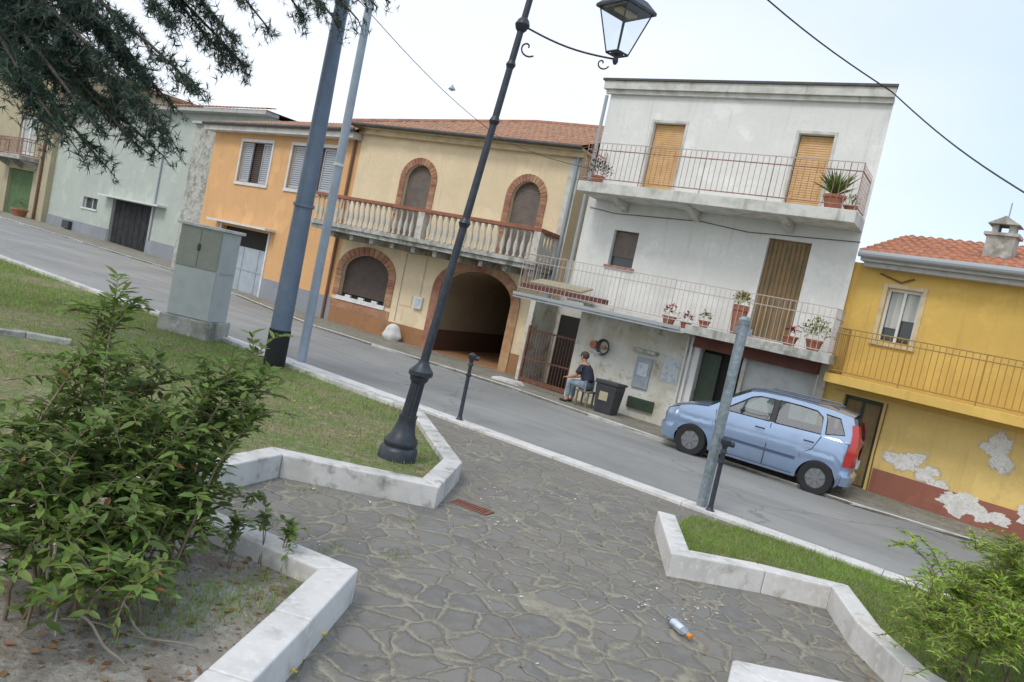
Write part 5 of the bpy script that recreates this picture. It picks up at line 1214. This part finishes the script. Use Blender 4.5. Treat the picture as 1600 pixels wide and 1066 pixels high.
shrub('flowering_shrub', 'large leafy green shrub filling the left foreground', roots, tips, M['leaf'], 10, .084, .82, .28, 11)
# fine dead twigs under shrub
o = thing('dry_stalks', 'bare dry stalks leaning out of the foreground shrub over the soil', 'stalks', g3((-1.468,3.330)))
m = MB(); b0 = Vector(o.location)
for a, b in (((-1.493,3.186,0.229), g3((-1.317,3.217))), ((-1.546,2.986,0.234), g3((-1.321,3.009))), ((-1.698,3.093,0.326), (-1.611,2.978,0.125)), ((-1.510,3.401,0.433), (-1.450,3.291,0.300)), ((-1.699,3.005,0.502), (-1.695,2.994,0.353)), (g3((-1.721,3.197), .1), g3((-1.101,3.202), .12))):
    pts = [Vector(a).lerp(Vector(b), t)-b0+Vector((0, .015*sin(6*t), .01*sin(9*t))) for t in [i/7 for i in range(8)]]; m.tube(pts, .006, 5)
m.build('stalk', M['twig'], o)
# ---- saplings in near planter
for i, (rt_, tp, lb) in enumerate(((g3((-1.214,4.267)), [(-1.388,4.394,0.296), (-1.283,4.385,0.179)], 'small leafy sprig rising over the white kerb in front of the flagstone pocket'), (g3((-1.337,4.138)), [(-1.411,4.182,0.143), (-1.333,4.178,0.083)], 'low green seedling behind the white kerb beside the big shrub'), (g3((-1.101,4.340)), [(-1.051,4.381,0.117), (-1.072,4.279,0.094)], 'tiny two leaved seedling nearest the white kerb corner'))):
    shrub('seedling', lb, [rt_], tp, M['leaf'], 2, .06, 1.1, .09, 30+i, .45)
# ---- right shrub
roots = [g3((3.800,4.931), .1), g3((4.722,5.690), .1), g3((3.711,5.229), .1), g3((4.851,6.169), .1), g3((5.474,6.245), .1)]
tips = [(2.869,4.798,0.343), (2.870,4.591,0.247), (3.118,5.302,0.384), (2.986,4.698,0.349), (2.859,4.292,0.275), (3.364,5.108,0.473), (3.525,5.517,0.585), (3.512,5.120,0.642), (3.656,5.134,0.833), (3.629,4.943,0.966), (3.567,4.731,0.811), (3.375,4.710,0.516), (3.112,4.500,0.388), (3.399,4.513,0.570), (3.365,4.305,0.460), (3.157,4.296,0.339), (2.864,4.383,0.145),
 (3.867,4.937,0.884), (3.863,4.717,0.620), (2.861,4.889,0.207), (3.695,5.527,0.720), (3.158,5.100,0.360), (3.565,4.920,0.643), (3.075,4.606,0.456), (3.718,4.819,0.631), (2.928,4.793,0.269), (2.917,4.498,0.346), (2.779,4.586,0.186), (3.320,4.913,0.547), (3.674,5.324,0.692), (3.383,5.310,0.488), (3.485,4.512,0.548), (3.273,4.406,0.470), (3.337,5.505,0.422)]
shrub('feathery_shrub', 'bright green narrow leaved shrub in the right foreground corner', roots, tips, M['leafb'], 34, .062, .38, .26, 12)
shrub('sapling', 'thin young sapling rising over the grass strip left of the bright shrub', [g3((4.246,6.336), .1)], [(3.376,5.925,0.678), (3.369,5.916,0.560), (3.476,5.704,0.397)], M['leafb'], 3, .07, .8, .14, 14, .5)

# ---- cedar
def cedar():
    r = np.random.default_rng(5); tb = (-9.8, 9.6); o = thing('cedar_tree', 'dark cedar whose drooping branches hang into the upper left', 'tree', (tb[0], tb[1], gz(*tb)))
    base = np.array([tb[0], tb[1], gz(*tb)]); m = MB()
    m.tube([(0, 0, -.1), (.05, 0, 1), (0, .05, 4), (.1, 0, 8), (.1, .1, 13)], [.42, .36, .30, .2, .05], 12)
    m.build('trunk', M['bark'], o, smooth=True)
    limbs = [((-4.369,9.133,3.506), 5.2), ((-4.645,9.288,2.853), 4.6), ((-4.534,8.695,2.981), 5.0), ((-5.089,8.652,2.370), 4.3), ((-5.205,8.064,2.559), 4.5), ((-5.726,8.096,3.013), 5.2), ((-5.548,9.645,3.646), 5.8), ((-4.942,9.723,3.338), 5.4),
             ((-4.430,10.199,4.387), 7), ((-4.454,10.586,4.195), 6.4), ((-2.769,10.466,5.328), 8.5), ((-3.658,10.764,5.294), 8.3), ((-5.051,9.591,4.301), 6.8), ((-5.979,9.166,3.959), 6.2), ((-6.441,8.747,3.715), 6), ((-4.975,9.677,2.696), 4.2), ((-4.901,9.072,2.639), 4.6), ((-5.671,8.904,3.097), 5), ((-5.948,8.685,2.833), 4.8), ((-5.368,9.311,3.187), 5.2), ((-5.356,9.942,3.604), 5.9), ((-6.332,8.062,2.532), 4.6), ((-5.125,8.477,2.736), 4.9), ((-6.885,9.329,3.434), 5.6), ((-6.381,9.536,3.522), 5.8), ((-4.901,10.223,4.728), 7.5), ((-2.991,10.450,5.101), 8.6), ((-3.831,10.549,5.088), 8.4), ((-2.661,10.678,5.493), 8.7), ((-3.121,10.234,4.885), 8.6), ((-4.176,10.424,4.733), 7.8), ((-4.593,10.382,4.150), 6.8)]
    mb = MB(); P, Dd = [], []
    for tip, h in limbs:
        a = np.array([tb[0], tb[1], h]); p = curve_pts(a, tip, n=16, up=.5); p[:, 2] -= 0
        thin = (tip[0] > -4.2 and tip[2] > 5.2) or tip[2] > 6.3
        mb.tube([tuple(q-base) for q in p], list(np.linspace(.07, .012, 16)), 6, cap=False)
        ns = 26 if thin else 56
        for k in range(ns):
            t = r.uniform(.45 if not thin else .62, 1.0); f = t*15; i = min(int(f), 14); q0 = p[i]+(p[i+1]-p[i])*(f-i)
            ax_ = p[i+1]-p[i]; ax_ /= np.linalg.norm(ax_); sd = np.cross(ax_, [0, 0, 1]); sd /= np.linalg.norm(sd)
            L = r.uniform(.3, .9)*(1.2-t*.8); dr = sd*r.choice([-1, 1])*r.uniform(.5, 1)+ax_*r.uniform(.2, .9)+np.array([0, 0, r.uniform(-.35, .1)]); dr /= np.linalg.norm(dr)
            s = curve_pts(q0, q0+dr*L, sag=L*r.uniform(.15, .5), n=6); mb.tube([tuple(q-base) for q in s], list(np.linspace(.010, .003, 6)), 4, cap=False)
            nt_ = int(L/.045)
            for j in range(nt_):
                tt = (j+.5)/nt_*5; ii = min(int(tt), 4); q = s[ii]+(s[ii+1]-s[ii])*(tt-ii); d2 = r.normal(0, 1, 3); d2[2] = d2[2]*.5-.1
                q = q + r.normal(0, .035, 3)
                P.append(q-base); Dd.append(d2)
                if r.random() < .75: P.append(q-base+r.normal(0, .05, 3)); Dd.append(r.normal(0, 1, 3))
    mb.build('branches', M['bark'], o, smooth=True)
    P = np.array(P); Dd = np.array(Dd)
    # needle tuft: 9 thin blades radiating
    rr = np.random.default_rng(1); TV, TF = [], []
    for k in range(10):
        d = rr.normal(0, 1, 3); d /= np.linalg.norm(d); d = d*[.6, 1, .7]+[.5, 0, .05]; d /= np.linalg.norm(d); s_ = np.cross(d, [.3, .2, 1]); s_ /= np.linalg.norm(s_); b = len(TV)
        TV += [s_*.055, -s_*.055, d]; TF += [(b, b+1, b+2)]
    me = instance('needles', np.array(TV), np.array(TF), P, Dd, r.uniform(.06, .125, len(P)), r.uniform(0, 3, len(P))); link(me, 'needles', M['needle'], o)
    return len(P)
print('cedar tufts', cedar())

# ---- grass
def inside(P, poly):
    x, y = P[:, 0], P[:, 1]; c = np.zeros(len(P), bool); n = len(poly)
    for i in range(n):
        x0, y0 = poly[i]; x1, y1 = poly[(i+1) % n]
        cond = ((y0 > y) != (y1 > y)); xi = (x1-x0)*(y-y0)/((y1-y0) if y1 != y0 else 1e-9)+x0; c ^= cond & (x < xi)
    return c
def fnoise(P, s, seed):
    r = np.random.default_rng(seed); v = np.zeros(len(P))
    for k in range(6):
        a = r.uniform(0, 2*pi); f = s*r.uniform(.6, 1.8); v += np.sin(P[:, 0]*f*cos(a)+P[:, 1]*f*sin(a)+r.uniform(0, 6))
    return v/3
BL_V = np.array([(0, .5, 0), (0, -.5, 0), (.45, .38, .12), (.45, -.38, .12), (1, 0, .0)], float); BL_F3 = np.array([(0, 1, 2), (1, 3, 2), (2, 3, 4)])
def grass(name, poly, n, h, hgt, mat, seed, dens=None, wid=.06, label=None):
    r = np.random.default_rng(seed); q = np.array(poly); lo, hi = q.min(0), q.max(0)
    P = r.uniform(lo, hi, (n, 2)); P = P[inside(P, poly)]
    if dens is not None: P = P[r.random(len(P)) < dens(P)]
    z = AX*P[:, 0]+AY*P[:, 1]+h; pos = np.column_stack([P, z])
    d = r.normal(0, .45, (len(P), 3)); d[:, 2] = 1
    s = hgt*r.uniform(.5, 1.3, len(P)); me = instance(name, BL_V, BL_F3, pos, d, s, r.uniform(0, 6.28, len(P)), np.full(len(P), wid))
    o = link(me, name, mat); tag(o, kind='stuff'); return o
view_lawn = [(-.45, 6.7), (-.35, 8.6), (-1.2, 11), (-3.8, 12.6), (-14, 18.5), (-16, 18.5), (-9, 7), (-4.2, 4.2), (-2.1, 4.6), (-1.95, 6.6)]
inl = offset_poly(PL_out, .2)
lp2 = inl + [(-14, 18.7), (-22, 20.8), (-14, 5), (-3.2, 5)]
grass('grass', lp2, 420000, .12, .055, M['grass'], 21, lambda P: np.clip(.50+.5*fnoise(P, 2.2, 3), .06, 1)*np.clip(1.25-(P[:, 1]-6)/11, .25, 1), .10)
grass('fresh_grass', lp2, 330000, .12, .07, M['grassb'], 22, lambda P: np.clip(.25+.75*fnoise(P, 1.5, 8)+np.clip((P[:, 1]-9)/4, 0, .8), 0, 1), .10)
inr = offset_poly(PR_out, .19)
grass('grass_strip', inr[1:] + [(9, 3.7)] + kr[::-1], 150000, .04, .062, M['grassb'], 23, lambda P: np.clip(.85+.25*fnoise(P, 2.5, 3), .3, 1), .075)
grass('planter_grass', [(-2.3, 4.6), (-.85, 4.2), (-1.0, 3.3), (-1.6, 2.4), (-3, 2.4), (-4.5, 4.6)], 26000, .075, .085, M['grassb'], 24, lambda P: np.clip(-.15+.9*fnoise(P, 3.4, 5), 0, .9), .05)
grass('kerb_weeds', [(-.30, 6.45), (-.25, 6.6), (-1.9, 6.5), (-2.05, 5.2), (-1.95, 5.2), (-1.85, 6.35)], 900, -.01, .05, M['grassb'], 25, lambda P: np.clip(.1+.8*fnoise(P, 6, 5), 0, 1), .1)
# weeds in joints of pocket
wp_ = []
grass('joint_weeds', [(-2.1, 4.9), (-.4, 4.7), (-.3, 6.4), (-1.9, 6.4)], 5000, -.01, .035, M['grassb'], 26, lambda P: (fnoise(P, 9, 5) > 1.05).astype(float), .12)
grass('kerb_grass', [(p[0]+.0, p[1]) for p in [KN[4], KN[5], KN[6]]] + [(KN[6][0]-.1, KN[6][1]-.2), (KN[5][0]-.1, KN[5][1]-.18), (KN[4][0]-.1, KN[4][1]-.16)], 4000, .03, .05, M['grass'], 27, lambda P: np.clip(.3+.7*fnoise(P, 4, 2), 0, 1), .08)
# petals and litter on paving
def scatter_flat(name, poly, n, size, mat, h, seed, dens=None):
    r = np.random.default_rng(seed); q = np.array(poly); P = r.uniform(q.min(0), q.max(0), (n, 2)); P = P[inside(P, poly)]
    if dens is not None: P = P[r.random(len(P)) < dens(P)]
    pos = np.column_stack([P, AX*P[:, 0]+AY*P[:, 1]+h]); d = r.normal(0, 1, (len(P), 3)); d[:, 2] = r.normal(0, .15, len(P))
    me = instance(name, LEAF4_V, LEAF4_F, pos, d, size*r.uniform(.5, 1.4, len(P)), r.uniform(-.3, .3, len(P)), np.full(len(P), 1.3)); o = link(me, name, mat); tag(o, kind='stuff'); return o
pave_poly = [(-2.0, 5), (-1.8, 6.3), (-.3, 6.4), (.1, 8.5), (3, 8.5), (2, 6.5), (3, 5), (2, 2.5), (-.5, 2.5), (-.4, 4.5)]
scatter_flat('fallen_petals', pave_poly, 4200, .030, M['petal'], .0, 31, lambda P: np.clip(-.1+.5*fnoise(P, 3, 9), .02, .8))
scatter_flat('dry_leaves', [(-3, 2.5), (-.9, 2.8), (-.85, 4.3), (-3, 4.6)], 500, .045, M['dryleaf'], .09, 32)
scatter_flat('dry_leaves', pave_poly, 160, .03, M['dryleaf'], .0, 33)
for i, (p, h, lb) in enumerate((((-0.831,7.517), .2, 'yellow dandelion at the foot of the lamp post'), ((-1.492,7.832), .17, 'yellow dandelion in the lawn left of the lamp post'), ((-2.199,8.741), .17, 'yellow dandelion in the middle of the patchy lawn'), ((-2.461,8.946), .17, 'pair of tiny yellow flowers in the lawn beside the shrub'), ((-1.945,8.735), .17, 'small yellow dandelion between the lamp post and shrub'), ((-0.684,3.366), .02, 'yellow flower fallen on the flagstones beside the white kerb'), ((-0.649,3.776), .02, 'small yellow weed in the joint beside the white kerb'), ((-0.579,8.943), .17, 'yellow dandelion in the lawn corner right of the lamp post'))):
    o = thing('dandelion', lb, 'flower', (p[0], p[1], gz(*p)+h-.05), 0, 'yellow flowers')
    n = 16; th = rng.uniform(0, 6.28, n); d = np.stack([np.cos(th), np.sin(th), rng.uniform(.1, 1, n)], 1)
    leaves_obj('petals', np.zeros((n, 3))+[0, 0, .05], d, np.full(n, .022), M['yflower'], o)
    m = MB(); m.tube([(0, 0, -.06), (0, 0, .05)], .003, 4); m.build('stalk', M['leafb'], o)
lk = [PR_out[i] for i in range(2, 7)]
scatter_flat('kerb_leaves', offset_poly(lk, -.01) + offset_poly(lk, -.16)[::-1], 900, .032, M['dryleaf'], .0, 34, lambda P: np.clip(.1+.6*fnoise(P, 5, 4), 0, .9))
scatter_flat('gutter_debris', FE[1:7] + offset_poly(FE[1:7], -.28)[::-1], 2600, .03, M['dryleaf'], .008, 35, lambda P: np.clip(.1+.5*fnoise(P, 4, 6), 0, .9))
# low stone kerb across the lawn at left
kerb('edging_stone', 'half buried grey stone edging crossing the lawn at the left border', [(-6.284,8.492), (-5.878,9.016), (-5.435,9.217)], .12, .2, M['conc'], block=.9, base=0)
